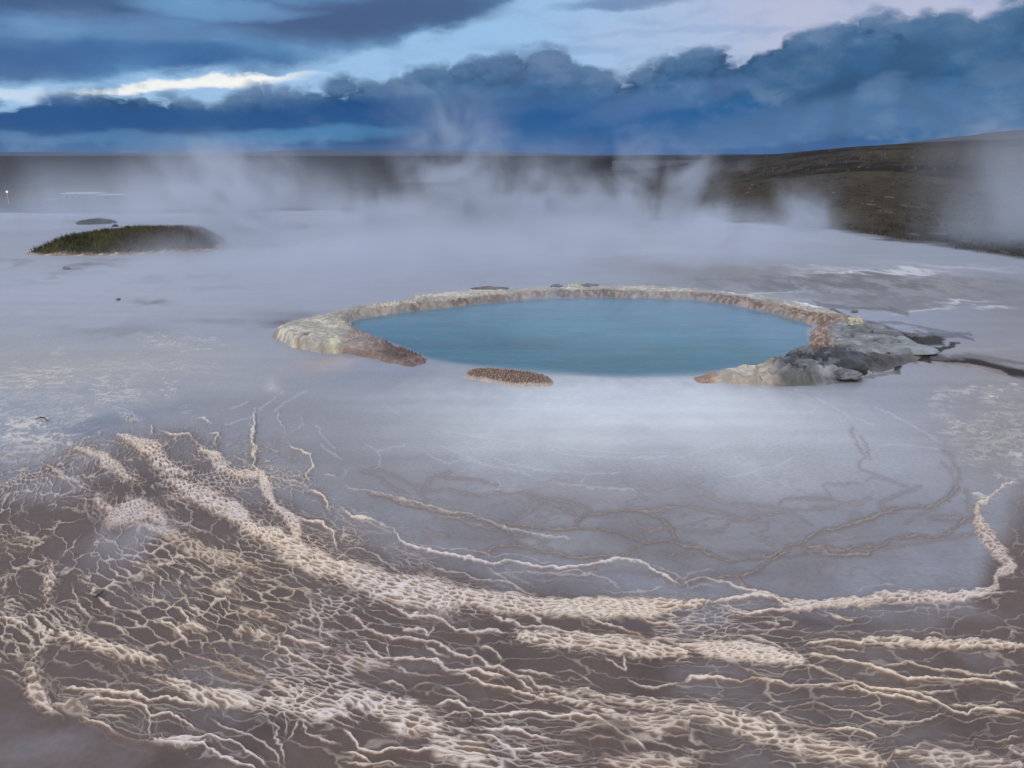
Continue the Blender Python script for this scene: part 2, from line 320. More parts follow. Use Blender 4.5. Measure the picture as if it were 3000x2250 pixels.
LL(S9, .75, 4, '640 80 700 140 780 160 880 160 930 210 1020 220 1090 270 1120 300 1200 300 1270 350 1330 370 1450 410', '1110 260 1250 265 1330 290 1420 300', '640 540 740 530 820 540 840 570 860 610', '880 570 960 580 990 600 1000 620', '640 590 720 640 850 675',
   '1400 690 1450 655 1560 640 1700 605 1800 580', '1840 300 1900 330 1980 365 2060 360 2130 340 2212 330', '1530 280 1620 330 1660 345', '0 855 90 860 200 870 300 850 420 870', '550 70 560 110 620 160 680 175', '160 80 200 150 260 190', '640 350 720 390 800 430 860 460',
   '460 390 540 345 640 350', '340 220 420 270 540 300 700 295', '240 340 340 330 400 370 450 400', '1500 380 1600 370 1700 400', '1860 440 1960 430 2050 450 2212 460', '1850 570 1900 620 1980 630 2100 600', '1560 690 1650 700 1800 700', '540 300 540 345')
LL(S10, 1.0, 4.4, '270 180 320 215 400 230 500 215 600 200 720 180', '250 145 380 120 480 100 580 110 640 160 750 180', '790 500 950 510 1040 535 1160 550 1260 590 1370 620 1460 660 1600 660 1680 640 1800 655 1950 655 2100 680 2212 705',
   '780 535 900 590 1000 650 1100 670 1200 700 1420 715 1520 750 1640 790 1700 830 1770 850 1850 880 1910 850 2060 850 2212 880', '960 690 1020 720 1090 705 1180 740 1300 750 1420 760 1520 790 1600 795',
   '0 660 60 635 200 625 290 630 370 655 440 640 530 655 620 670 680 695 740 700 830 690 950 690 1020 675 1100 675', '770 450 820 415 950 400 1140 405 1210 375 1300 375', '500 880 580 880 640 930 740 960 870 985 960 965 1060 970 1160 1000 1280 1040')
LL(S10, .7, 4, '180 340 250 360 400 370 520 395 620 430 700 460', '850 460 900 445 990 470 1080 460 1160 460 1170 430', '350 520 420 580 500 615 600 665', '1270 580 1360 550 1460 520 1600 580 1700 580 1850 605 2000 610 2212 615', '620 880 680 830 800 800 900 825 1000 850 1100 865 1200 910 1320 940 1460 950 1620 910 1720 850',
   '1700 800 1850 820 1920 830 2060 800 2130 820', '1400 1100 1500 1090 1560 1060 1640 1080 1720 1120 1850 1100', '1480 1165 1600 1160 1700 1170 1900 1170 2050 1190 2140 1180', '1640 1040 1760 1070 1870 1080 1900 1050 2050 1060 2212 1020',
   '0 1080 60 1130 160 1115 240 1140 300 1130 400 1090 460 1080', '500 290 620 285 560 230', '900 210 1000 250 1080 270 1130 230', '1560 360 1640 345 1720 370', '2100 380 2150 345 2212 345', '1590 140 1650 180 1660 230', '1780 720 1600 740 1500 720', '0 1140 100 1180 200 1200 320 1217')
SOFT = []    # drowned ridges of the shallow basin
def SL(sheet, st, w, *rows):
    for r in rows: SOFT.append((P(sheet, r), st, w))
SL(S6, 1.0, 6, '1060 510 1200 545 1400 550 1560 545 1760 570 1880 595 1980 640 2140 640 2212 660', '1540 545 1530 510 1580 465 1700 445 1880 440 2000 445 2050 480 2150 570 2160 620', '1060 550 1100 590 1130 650 1200 670 1290 700 1400 710 1460 735 1650 740 1850 730',
   '180 320 270 345 400 385 560 430 660 445 790 460 930 500 1060 560', '900 715 1010 680 1100 655', '1850 720 1880 680 1980 645')
SL(S6, .6, 6, '550 380 500 300 570 240 700 180', '540 300 700 300 800 315 900 345 1010 325 1230 320 1310 350 1430 375 1540 395 1620 435', '1130 480 1230 420 1300 370', '600 470 750 480 870 540 1000 560', '1170 335 1350 385 1480 430 1540 490', '190 165 270 180 380 235 480 280', '540 560 600 590 700 600',
   '130 170 220 210 300 260 430 330', '660 220 800 230 900 240 1000 260', '2000 445 2120 415 2212 410')
SL(S7, 1.0, 6, '0 1100 120 1130 270 1190 340 1210 420 1190 560 1180 640 1140 740 1100 860 1105 1000 1140 1100 1125 1270 1110 1360 1060 1480 1040 1620 1050 1740 1000 1870 910', '0 1345 200 1310 340 1300 400 1290 500 1240 600 1190 700 1130', '740 1100 820 1050 900 1010 1050 985 1150 950 1280 900 1400 870 1520 850 1640 840 1720 800 1780 720',
   '800 1135 1000 1160 1190 1160 1270 1130', '340 1300 420 1375 560 1420')
SL(S7, .6, 5.5, '1780 720 1800 640 1760 560 1700 480', '1270 1130 1440 1090 1600 1070 1750 1050 1900 1030', '1600 920 1740 930 1850 925', '1460 960 1510 910 1620 870', '610 820 660 800 800 795 970 800', '1280 860 1310 810 1420 760 1530 720', '380 920 500 900 650 885 800 870 1000 850', '0 850 180 870 300 900 420 930 500 920', '270 990 310 940 420 930', '0 1000 130 1010 250 1000', '1840 740 1850 820 1870 910')
SL(S7, .45, 4.5, '1090 340 1120 430 1180 520 1140 580 1150 610 1240 650 1160 700 1000 715 920 710 920 740 1020 830 1160 835 1220 800', '1160 400 1200 480 1210 540', '840 970 720 900 600 850 450 830 330 830', '1680 560 1750 640 1770 700', '1240 650 1340 680 1450 720')
PALE = []    # thin pale threads
def PL(sheet, *rows):
    for r in rows: PALE.append(P(sheet, r))
PL(S7, '720 90 850 150 960 190 1070 260 1250 330', '1030 300 1080 255', '1250 205 1420 290 1560 360 1680 440', '0 520 120 490 220 460 300 430', '520 360 600 320', '580 480 680 430 760 395', '300 650 500 610 620 580 715 535', '1260 450 1450 450 1650 470', '200 280 270 250 380 235', '700 300 800 250 870 220')
PL(S6, '560 60 700 130 780 95 900 120 1080 160 1230 200', '150 10 240 50 250 130 210 165', '250 40 420 10', '1000 100 1200 160 1500 190 1800 190', '1300 30 1500 70 1750 85 2000 85 2212 78', '1540 280 1580 210', '1020 230 1010 300', '640 0 800 80 940 140', '1400 260 1700 290 1900 300')
PL(S4, '1660 240 1760 170 1830 110', '1500 220 1600 170', '1770 230 1900 140 2000 100', '1450 330 1560 290 1640 280', '2050 320 2100 400 2160 470', '2212 540 2100 480 2080 440')
BANDS = []   # (points, half width px, cell size class, strength)
def BL(sheet, w, cls, st, *rows):
    for r in rows: BANDS.append((P(sheet, r), w, cls, st))
BL(S6, 34, 0, 1, '-60 800 100 860 300 925 480 965 650 990 850 1010'); BL(S6, 22, 0, 1, '700 985 1000 1030 1250 1045 1500 1062 1800 1072 2050 1060 2212 1040')
BL(S6, 20, 0, .95, '1150 1240 1300 1260 1500 1290 1800 1310 2000 1335 2240 1370')
BL(S6, 26, 1, .5, '0 1400 150 1440 300 1440')
BL(S7, 11, 0, .8, '600 1440 700 1480 900 1490 1100 1475 1250 1435', '1230 1435 1400 1440 1700 1445 1900 1420 2010 1380'); BL(S7, 15, 0, .7, '2010 1380 2060 1290 2120 1240 2050 1150 1970 1060 1920 960 1900 850 1990 800')
BL(S4, 22, 0, .95, '770 390 900 440 1000 500 1050 580 1120 620 1210 640'); BL(S4, 24, 0, .95, '1100 690 1190 720 1280 770 1400 840 1500 880 1600 960 1700 1040'); BL(S4, 34, 0, 1, '1640 1000 1800 1060 1950 1150 2080 1220 2240 1290')
BL(S4, 14, 0, .95, '1300 490 1400 530 1430 600 1560 650 1700 650 1740 760 1790 880'); BL(S4, 20, 0, .85, '1790 860 1880 930 1930 1020 1930 1120 1900 1180'); BL(S4, 20, 0, .8, '500 480 620 520 760 600 800 640 860 680')
BL(S4, 32, 0, .75, '650 830 720 890 850 870 980 890 1060 960'); BL(S4, 22, 1, .6, '900 960 1050 1010 1230 1090 1330 1150 1500 1200 1700 1260'); BL(S4, 12, 0, .6, '330 600 430 670 520 700'); BL(S4, 6, 0, .9, '1650 230 1640 400 1650 590')
BL(S4, 10, 0, .9, '810 270 860 310', '980 330 990 380', '1290 280 1330 300'); BL(S4, 24, 1, .45, '1100 800 1300 740 1450 830')
BL(S5, 18, 1, .8, '340 20 320 120 310 230'); BL(S5, 20, 1, .85, '240 380 290 440 300 490'); BL(S5, 30, 1, .8, '210 680 230 800 280 900 340 960'); BL(S5, 18, 1, .9, '330 450 500 470 650 540 800 590 950 620 1040 640')
BL(S5, 26, 1, .65, '370 920 470 910 560 950'); BL(S5, 20, 1, .9, '1030 760 1200 800 1350 870 1600 890 1750 930'); BL(S5, 32, 1, .95, '1720 900 1950 950 2240 990'); BL(S5, 20, 1, .85, '1570 430 1700 455 1770 490'); BL(S5, 26, 1, .85, '1780 780 1900 850 2040 890 2240 940')
BL(S5, 14, 1, .8, '1000 1150 1180 1170 1340 1180'); BL(S5, 18, 1, .7, '1160 440 1240 400 1340 430', '960 20 1000 60', '1530 200 1400 170 1500 120 1580 80'); BL(S5, 24, 1, .6, '1560 300 1680 330 1800 360')
BL(S9, 36, 1, .95, '-40 420 150 450 300 500 480 590 620 610'); BL(S9, 30, 1, .9, '600 620 650 740 790 780 950 870 1000 900'); BL(S9, 16, 1, .8, '740 715 900 740 1000 830'); BL(S9, 14, 1, .9, '1300 420 1480 455 1650 490 1850 545'); BL(S9, 30, 1, .7, '1850 560 2030 590 2240 600')
BL(S9, 24, 1, .7, '1700 850 1900 860 2240 850'); BL(S9, 14, 1, .8, '1400 400 1600 400 1750 440 1900 470 2212 500'); BL(S9, 16, 1, .6, '120 200 260 240 330 220')
BL(S10, 20, 0, 1, '-20 440 200 440 400 465 600 495 760 520'); BL(S10, 10, 0, .95, '1180 395 1300 405 1600 415 1900 420 2060 425 2230 435'); BL(S10, 30, 1, .9, '-20 840 180 880 380 940 550 1010 700 1080'); BL(S10, 36, 1, .8, '620 1020 800 1080 1000 1130 1200 1160 1300 1200')
BL(S10, 20, 1, .7, '1400 1130 1700 1170 2000 1190 2212 1200', '2080 1080 2212 1150'); BL(S10, 12, 0, .9, '-10 150 100 150 180 155', '640 165 760 180 900 175 1200 155 1300 115', '1300 110 1500 125 1700 120 1980 90'); BL(S10, 12, 0, .6, '1900 850 2000 850 2130 870 2212 880')
SM = (0, 900, 2.4578)   # crust sheet, left
SE = (2400, 1100, 3.687)
CRUST = []
def CB(sheet, st, *rows):
    for x, y, rx, ry in rows: CRUST.append((sheet[0] + x / sheet[2], sheet[1] + y / sheet[2], rx / sheet[2], ry / sheet[2], st))
CB(SM, .5, (500, 620, 600, 200), (200, 980, 330, 160), (300, 500, 500, 90), (900, 430, 500, 70), (1300, 420, 300, 40), (80, 640, 200, 120)); CB(SM, .9, (230, 830, 200, 110), (520, 780, 170, 90), (330, 930, 200, 50), (120, 900, 100, 70), (560, 890, 90, 30), (60, 760, 100, 90)); CB(SM, .6, (550, 640, 130, 70), (930, 620, 70, 40), (430, 340, 60, 35), (200, 580, 170, 60), (1220, 600, 40, 70), (1480, 260, 160, 30), (1250, 250, 250, 60), (500, 1010, 130, 40), (100, 1060, 120, 60), (960, 820, 90, 40), (1350, 730, 70, 30))
CB(SE, .75, (1980, 260, 260, 170), (1950, 480, 330, 120), (1900, 700, 330, 130), (2050, 1050, 200, 100), (1750, 880, 260, 90), (1780, 1320, 170, 60), (2250, 700, 300, 400)); CB(SE, .5, (1500, 600, 200, 130), (1350, 300, 200, 180), (1500, 150, 300, 60), (1600, 750, 200, 90))

POOL = smooth([(750 + x / 2.212, 750 + y / 2.212) for x, y in [(580, 430), (640, 405), (740, 388), (860, 372), (1000, 350), (1230, 330), (1400, 310), (1600, 288), (1800, 265), (2000, 258)]] +
              [(1330 + x / 3.16, 780 + y / 3.16) for x, y in [(900, 283), (1300, 275), (1700, 287), (2050, 308)]] +
              [(1900 + x / 2.011, 700 + y / 2.011) for x, y in [(300, 358), (500, 390), (700, 430), (850, 475), (990, 505), (940, 535), (938, 570), (960, 640), (900, 690), (850, 698), (740, 738), (600, 772), (500, 765), (400, 790), (230, 826)]] +
              [(750 + x / 2.212, 750 + y / 2.212) for x, y in [(2350, 800), (2150, 790), (1980, 790), (1650, 745), (1400, 720), (1130, 680), (1040, 640), (960, 600), (850, 565), (740, 530), (640, 485)]], 1)
SHELF = smooth([(1190, 1072), (1130, 1130), (1130, 1210), (1280, 1270), (1560, 1312), (1800, 1338), (2000, 1336), (2190, 1300), (2420, 1210), (2560, 1150), (2450, 1130), (2200, 1128), (2020, 1110), (1800, 1090), (1400, 1060)], 1)
U = smooth([(1008, 945), (1100, 918), (1300, 892), (1500, 875), (1800, 862), (2060, 862), (2200, 885), (2400, 945), (2390, 1010), (2300, 1060), (2230, 1118)] + [(2420, 1150), (2380, 1225), (2190, 1300), (2000, 1336), (1800, 1340), (1560, 1314), (1280, 1275), (1130, 1215), (1090, 1140), (1160, 1088), (1090, 1040)], 1)

def zone_color(X, Y):
    """albedo and gloss of the silica flats at the ground places X, Y"""
    px, py = chart(X, Y); px = px.astype(f32); py = py.astype(f32)
    n = len(X)
    sc = py - 430                                            # photo pixels per metre falls with distance
    n1 = fbm(X * .9, Y * .45, 1, 5); n2 = fbm(X * 3.2, Y * 1.6, 3, 5); n3 = fbm(X * 12, Y * 7, 5, 4)
    wx = (px + (n1 * 160 + n2 * 70) * np.clip(sc / 900, .1, 1.2)).astype(f32)
    wy = (py + (fbm(X * 1.1, Y * .6, 6, 4) * 110 + fbm(X * 4, Y * 2.4, 7, 4) * 60 + n3 * 22) * np.clip(sc / 900, .08, 1.2)).astype(f32)
    col = np.tile(np.array([.265, .285, .345], f32), (n, 1)); rough = np.full(n, .42, f32)
    a, b = px / 1.3562, py / 1.3562                          # 2212-wide survey grid
    wa_, wb_ = wx / 1.3562, wy / 1.3562
    def bl(x, y, rx, ry, c, st=1., tilt=0, hard=False):
        nonlocal col
        q = ((wa_ - x) / rx) ** 2 + ((wb_ - y - tilt * (wa_ - x)) / ry) ** 2
        m = (sst(q, 1.25, .75) if hard else np.exp(-q)) * st
        col = cmix(col, c, m.astype(f32))
    # middle-left creamier flats, pool apron, basin
    bl(150, 640, 520, 90, (.35, .365, .43), .85)
    bl(250, 800, 420, 70, (.36, .35, .345), .8); bl(0, 770, 260, 50, (.33, .32, .30), .5); bl(330, 770, 260, 14, (.36, .34, .31), .35, -.08); bl(560, 700, 250, 60, (.27, .295, .37), .5)
    bl(1400, 1050, 800, 150, (.225, .212, .218), .97); bl(800, 980, 300, 130, (.185, .172, .178), .95); bl(560, 920, 260, 70, (.225, .22, .24), .85); bl(1500, 1190, 700, 60, (.205, .188, .186), .7)
    bl(1700, 930, 400, 110, (.28, .285, .33), .85); bl(1450, 935, 430, 60, (.38, .395, .43), .85); bl(1340, 898, 320, 64, (.70, .745, .755), 1.)
    bl(1550, 985, 520, 75, (.355, .36, .395), .8); bl(1400, 960, 420, 60, (.42, .43, .46), .6)
    bl(1050, 870, 330, 45, (.33, .35, .40), .7); bl(850, 810, 200, 30, (.22, .245, .32), .6)
    bl(1340, 905, 300, 60, (.72, .76, .77), .8); bl(1450, 960, 330, 34, (.47, .485, .52), .5)
    # brown terraces in front
    yb = np.interp(a, [-400, 0, 200, 400, 600, 800, 1100, 1500, 2100, 2180, 2260, 3000], [980, 1015, 955, 960, 1060, 1160, 1250, 1285, 1270, 1100, 980, 900])
    F = sst(wb_, yb - 70, yb + 90).astype(f32)
    brown = np.tile(np.array([.116, .082, .070], f32), (n, 1))
    brown = cmix(brown, (.085, .060, .053), (sst(n2 + .6 * n1, -.02, .22) * .75).astype(f32))
    brown = cmix(brown, (.172, .150, .150), (sst(n1 - .35 * n2, -.02, .16) * .75).astype(f32))
    col = col + (brown - col) * F[:, None]; rough = lerp(rough, .5, F)
    for (x, y, rx, ry, st) in [(1650, 1280, 60, 20, .5), (300, 1290, 90, 50, .5), (60, 1600, 160, 50, .55), (880, 1450, 120, 22, .35), (1500, 1470, 40, 90, .4), (2050, 1330, 90, 18, .5), (1800, 1170, 60, 30, .3), (420, 1460, 60, 20, .3), (1480, 1320, 26, 60, .35), (560, 1200, 40, 15, .3)]:
        bl(x, y, rx, ry, (.23, .215, .235), st)
    for (x, y, rx, ry, st) in [(250, 1330, 110, 16, .6), (500, 1350, 60, 20, .5), (600, 1590, 60, 26, .7), (1300, 1400, 260, 14, .6), (1700, 1330, 220, 12, .6), (1250, 1330, 200, 12, .4), (900, 1280, 100, 10, .5), (450, 1100, 70, 22, .6), (300, 1080, 80, 14, .5), (100, 1560, 60, 12, .4), (1900, 1490, 200, 10, .5), (1600, 1380, 180, 10, .5), (650, 1500, 90, 12, .5), (1680, 1180, 120, 8, .4), (1500, 1230, 220, 12, .4)]:
        bl(x, y, rx, ry, (.07, .047, .041), st)
    # basin floor: brownish around the drowned ridges
    bas = np.exp(-(((a - 1450) / 900) ** 2 + ((b - 1190) / 110) ** 2)).astype(f32) * (1 - F)
    col = cmix(col, (.155, .135, .14), bas * sst(n2 + n1 * .6, -.14, .2).astype(f32) * .8)
    rough = lerp(rough, .2, np.clip(np.exp(-(((a - 1450) / 800) ** 2 + ((b - 1030) / 210) ** 2)), 0, 1) * (1 - .6 * F)).astype(f32)
    # dark scabs on the far-left flats
    dk = (.10, .09, .10)
    for (x, y, rx, ry, st) in [(190, 577, 70, 4, .9), (150, 586, 35, 3, .9), (120, 594, 30, 3, .6), (235, 568, 60, 3, .6), (330, 652, 45, 6, .75), (345, 662, 40, 4, .5), (430, 590, 80, 3, .35), (330, 605, 60, 3, .3), (80, 610, 40, 3, .4), (240, 712, 110, 11, .35), (300, 726, 70, 7, .35),
                               (620, 691, 46, 7, .95), (700, 680, 90, 5, .55), (470, 690, 90, 9, .3), (480, 618, 100, 4, .3), (30, 565, 60, 3, .5), (640, 487, 50, 5, .8), (200, 471, 60, 3, .7), (640, 670, 120, 12, .35), (185, 905, 60, 16, .55), (260, 895, 60, 16, .7), (170, 925, 50, 14, .6), (370, 885, 60, 14, .4)]:
        bl(x, y, rx, ry, dk if y < 800 else (.16, .17, .23), st)
    bl(700, 792, 62, 12, (.40, .29, .245), .75, -.1); bl(760, 782, 46, 10, (.46, .38, .34), .6, -.3); bl(598, 835, 16, 16, (.52, .45, .42), .7); bl(840, 790, 120, 18, (.25, .28, .37), .5)
    # dirt field beyond the pool on the right
    dirt = (.135, .118, .108)
    for (x, y, rx, ry, st) in [(1420, 575, 120, 16, .6), (1560, 590, 180, 18, .95), (1700, 605, 240, 20, .95), (1900, 610, 260, 22, .85), (2100, 640, 200, 36, .6), (2250, 680, 160, 70, .5), (1850, 640, 150, 9, .9), (1960, 655, 120, 10, .7), (1330, 560, 70, 8, .4), (1500, 620, 150, 9, .5), (900, 500, 70, 12, .5), (760, 520, 50, 20, .3)]:
        bl(x, y, rx, ry, dirt if x > 1000 else (.30, .26, .27), st)
    hole = sst(n3 * .6 + n2, .03, .17).astype(f32) * np.exp(-(((a - 1850) / 420) ** 2 + ((b - 620) / 36) ** 2)).astype(f32)
    col = cmix(col, (.28, .265, .27), hole * .7)
    col = cmix(col, (.085, .078, .078), sst(-n3 * .5 - n2, .05, .16).astype(f32) * np.exp(-(((a - 1750) / 360) ** 2 + ((b - 615) / 26) ** 2)).astype(f32) * .8)
    for (x, y, rx, ry, st) in [(1850, 588, 130, 4, .9), (1960, 591, 90, 4, .8), (1780, 577, 110, 4, .4), (2000, 668, 60, 3, .7), (2090, 656, 60, 3, .9), (2150, 672, 40, 3, .8), (1650, 632, 70, 3, .6), (2130, 740, 60, 3, .4), (1330, 545, 160, 4, .35), (2060, 575, 120, 5, .4)]:
        bl(x, y, rx, ry, (.62, .63, .68), st)
    bl(1860, 686, 170, 13, (.27, .295, .39), .85); bl(2020, 720, 130, 8, (.24, .27, .36), .6); bl(2150, 770, 110, 60, (.235, .215, .215), .8); bl(2160, 920, 130, 150, (.23, .20, .18), .9); bl(2040, 820, 120, 50, (.27, .26, .28), .5); bl(2100, 870, 90, 80, (.27, .25, .26), .45)
    # dark seep behind the outcrop
    def road(pts, w, c, st):
        nonlocal col, rough
        pp = [(1900 + u / 2.011, 700 + v / 2.011) for u, v in pts]
        P_ = np.array(pp); s = (px > P_[:, 0].min() - 90) & (px < P_[:, 0].max() + 90) & (py > P_[:, 1].min() - 50) & (py < P_[:, 1].max() + 50)
        if not s.any(): return
        d = seg_dist(px[s] + n2[s] * 60 + n3[s] * 30, (py[s] + n2[s] * 18 + n3[s] * 16) , pp)
        m = sst(d, w, w * .35).astype(f32) * st; col[s] = col[s] + (np.array(c, f32) - col[s]) * m[:, None]; rough[s] = lerp(rough[s], .65, m)
    dk2 = (.028, .023, .022)
    road([(1250, 500), (1380, 530), (1500, 575), (1620, 600), (1700, 590)], 17, dk2, .95); road([(1440, 760), (1500, 715), (1640, 700), (1800, 715), (1960, 735), (2080, 770), (2230, 800)], 18, dk2, 1.)
    road([(1560, 600), (1600, 655), (1700, 645), (1790, 610)], 11, dk2, .95); road([(1000, 385), (1100, 395), (1250, 405), (1400, 410), (1500, 430)], 9, (.15, .145, .15), .8); road([(1500, 560), (1800, 560), (1900, 590)], 7, dk2, .5)
    road([(1650, 690), (1900, 690), (2100, 720), (2212, 740)], 12, (.14, .14, .16), .7); road([(1060, 408), (1150, 445), (1250, 485)], 5, dk2, .8); road([(1280, 490), (1450, 495), (1700, 540), (1900, 560)], 6, (.12, .12, .14), .6)
    road([(900, 860), (1150, 850), (1300, 800), (1450, 775)], 9, (.16, .14, .13), .7); road([(1520, 735), (1700, 725), (1900, 745), (2100, 790)], 7, (.45, .40, .36), .45)
    # streaks drawn by the run-off
    stn = fbm(X * .7 + Y * .25, Y * 5, 9, 4); col = col * (1 + .22 * np.clip(stn, -.3, .3))[:, None] * (1 + .10 * n3)[:, None]
    # speckle crust everywhere is done with the ridges
    return col, rough, px, py, n1, n2, n3

VEG = np.array([(-4000, 590), (0, 600), (200, 598), (600, 606), (1000, 604), (1500, 615), (2000, 636), (2250, 650), (2350, 665), (2450, 680), (2600, 706), (2800, 728), (3000, 755), (3400, 800), (6000, 1100)])
def terrain(X, Y):
    d = np.hypot(X, Y); az_ = np.arctan2(X, np.maximum(Y, .01))
    low = -10.5 * sst(d, 24, 230) ** 1.0
    low = np.where(d < 230, -10.5 * np.clip((d - 26) / 190, 0, 1) ** 1.15, -10.5) * 1.0
    hillw = sst(az_, .16, .62) + .25 * sst(az_, .05, .3); 
    hill = 9 * sst(d, 15, 620) * np.clip(hillw, 0, 1.25)
    z = lerp(low, 0 * low, sst(az_, .12, .42)) + hill
    rough = sst(d, 24, 60)
    z = z + rough * (fbm(X * .02, Y * .02, 2, 4) * 3.0 + fbm(X * .25, Y * .25, 4, 4) * .35 * sst(d, 18, 40))
    return z

# ------------------------------------------------------------------ ground sheet
ta = np.concatenate([-np.geomspace(3.2, 1.05, 50)[:-1], -np.linspace(1.05, .70, 300)[:-1], np.linspace(-.70, .70, 1800), np.linspace(.70, 1.05, 300)[1:], np.geomspace(1.05, 3.2, 50)[1:]])
HZ = -FPX * 1024 / 3000 * math.tan(PITCH)
vy = np.concatenate([np.linspace(1500, 400, 120)[:-1], np.linspace(400, -205, 1120)[:-1], HZ + np.geomspace(-205 - HZ, .13, 150)])   # 1024-wide rows down to the far plain
Vv = -vy / (FPX * 1024 / 3000)
Yr = CAMH * (math.cos(PITCH) + Vv * math.sin(PITCH)) / (math.sin(PITCH) - Vv * math.cos(PITCH))
# rows come nearer the viewer as vy grows; columns spread with distance from the eye
nr, nc = len(Yr), len(ta)
zc = (Yr * math.cos(PITCH) + CAMH * math.sin(PITCH))
GX = (zc[:, None] * ta[None, :]).astype(np.float64); GY = np.repeat(Yr[:, None], nc, 1)
X = GX.ravel(); Y = GY.ravel()
Z = terrain(X, Y)
col, rough, px, py, n1, n2, n3 = zone_color(X, Y)
dist = np.hypot(X, Y)
# ridges and cells
near = np.where((dist < 17) & (np.abs(X) < 1.04 * (Y * math.cos(PITCH) + CAMH * math.sin(PITCH))))[0]
x, y, qx, qy = X[near], Y[near], px[near], py[near]
k = np.clip((qy - 440) / 900, .12, 1.5)
w1 = fbm(x * 11, y * 11, 8, 3); w2 = fbm(x * 11, y * 11, 12, 3); w3 = fbm(x * 42, y * 42, 2, 2); w4 = fbm(x * 42, y * 42, 6, 2)
lx = (qx + (w1 * 18 + w3 * 7) * k).astype(f32); ly = (qy + (w2 * 15 + w4 * 6) * k).astype(f32)
crest = np.zeros(len(near), f32); halo = np.zeros(len(near), f32); band = np.zeros(len(near), f32); small = np.zeros(len(near), f32); pale = np.zeros(len(near), f32); softc = np.zeros(len(near), f32); softh = np.zeros(len(near), f32); crust = np.zeros(len(near), f32); bmid = np.zeros(len(near), f32); dark = np.zeros(len(near), f32)
wid = (.75 + .7 * vnoise(x * 7, y * 7, 11))
brk = sst(vnoise(x * 5, y * 5, 13), .05, .35)
def near_line(P_, m):
    P_ = np.asarray(P_); s = np.where((lx > P_[:, 0].min() - m) & (lx < P_[:, 0].max() + m) & (ly > P_[:, 1].min() - m) & (ly < P_[:, 1].max() + m))[0]
    return s, (seg_dist(lx[s], ly[s], P_) if len(s) else None)
for (P_, st, w) in LINES:
    s, d = near_line(P_, 60)
    if not len(s): continue
    ww = .66 * w * wid[s] * np.clip(k[s], .5, 1.05)
    ends = np.minimum(np.hypot(lx[s] - P_[0][0], ly[s] - P_[0][1]), np.hypot(lx[s] - P_[-1][0], ly[s] - P_[-1][1])); st = st * (.25 + .75 * sst(ends, 2, 34))
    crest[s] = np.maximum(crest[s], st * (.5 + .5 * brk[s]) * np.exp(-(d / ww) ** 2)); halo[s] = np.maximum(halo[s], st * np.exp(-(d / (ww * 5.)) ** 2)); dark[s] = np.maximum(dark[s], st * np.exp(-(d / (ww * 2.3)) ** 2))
    # small side threads running beside a main ridge
    e = np.abs(d - 15 * k[s] * (.6 + .9 * vnoise(x[s] * 4, y[s] * 4, 3)))
    crest[s] = np.maximum(crest[s], .42 * st * sst(vnoise(x[s] * 3.1, y[s] * 3.1, 5), .45, .7) * np.exp(-(e / (ww * .7)) ** 2))
for (P_, st, w) in SOFT:
    s, d = near_line(P_, 60)
    if not len(s): continue
    ww = w * wid[s] * .62
    softc[s] = np.maximum(softc[s], st * (.45 + .55 * brk[s]) * np.exp(-(d / (ww * .5)) ** 2)); softh[s] = np.maximum(softh[s], st * np.exp(-(d / (ww * 2.1)) ** 2))
for P_ in PALE:
    s, d = near_line(P_, 30)
    if len(s): pale[s] = np.maximum(pale[s], .75 * np.exp(-(d / 2.4) ** 2))
for (P_, w, cls, st) in BANDS:
    s, d = near_line(P_, 115)
    if not len(s): continue
    ends = np.minimum(np.hypot(lx[s] - P_[0][0], ly[s] - P_[0][1]), np.hypot(lx[s] - P_[-1][0], ly[s] - P_[-1][1]))
    wv_ = w * (.25 + 1.05 * vnoise(x[s] * 3.2, y[s] * 3.2, 10) + .5 * vnoise(x[s] * 9, y[s] * 9, 12) + .35 * vnoise(x[s] * 22, y[s] * 22, 5)) * (.25 + .75 * sst(ends, -10, 110)); m = st * sst(d, wv_ * 1.25, wv_ * .6)
    band[s] = np.maximum(band[s], m); bmid[s] = np.maximum(bmid[s], st * sst(d, w * 2.4, w * .9))
    if cls == 0: small[s] = np.maximum(small[s], sst(d, w * 1.8, w))
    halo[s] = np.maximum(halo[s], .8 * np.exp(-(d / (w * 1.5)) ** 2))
for (cx, cy_, rx, ry, st) in CRUST:
    q = ((lx + w1 * 60 - cx) / rx) ** 2 + ((ly + w2 * 50 - cy_) / ry) ** 2; crust = np.maximum(crust, (st * sst(q, 1.3, .2)).astype(f32))
outc = np.abs(x) / (y * math.cos(PITCH) + CAMH * math.sin(PITCH)); outf = sst(outc, .68, .76) * sst(outc, 1.05, .98)                  # off to the sides the bands go on
band = np.maximum(band, (outf * sst(fbm(np.hypot(x - .9, y - 7) * 2.2, np.arctan2(x - .9, y - 7) * 3, 4, 3), .03, .14) * sst(qy, 1350, 1500) * .9).astype(f32))
rr = np.hypot(x - .9, y - 7.0); th = np.arctan2(x - .9, -(y - 7.0))
v1 = fbm(x * 2.6, y * 2.6, 5, 2); v2 = fbm(x * 2.6 + 5, y * 2.6, 7, 2)
ru = rr + .036 * w1 + .012 * w3 + .11 * v1; tv = th * 3.4 + .06 * w2 + .016 * w4 + .22 * v2
vary = .8 + .5 * vnoise(x * 2.3, y * 2.3, 9)
f1, f2 = worley(ru / .032 + w1 * .3, tv / .066 + w2 * .3, 0); cA = np.exp(-((f2 - f1) / (.24 * wid)) ** 2); hA = 1 - sst(f1, .05, .5)
f1, f2 = worley(ru / .019, tv / .042, 2); cB = np.exp(-((f2 - f1) / .42) ** 2)
cN2 = np.exp(-((lambda q: q[1] - q[0])(worley(ru / .030 + w1 * .3, tv / .075 + w2 * .3, 9)) / .26) ** 2)
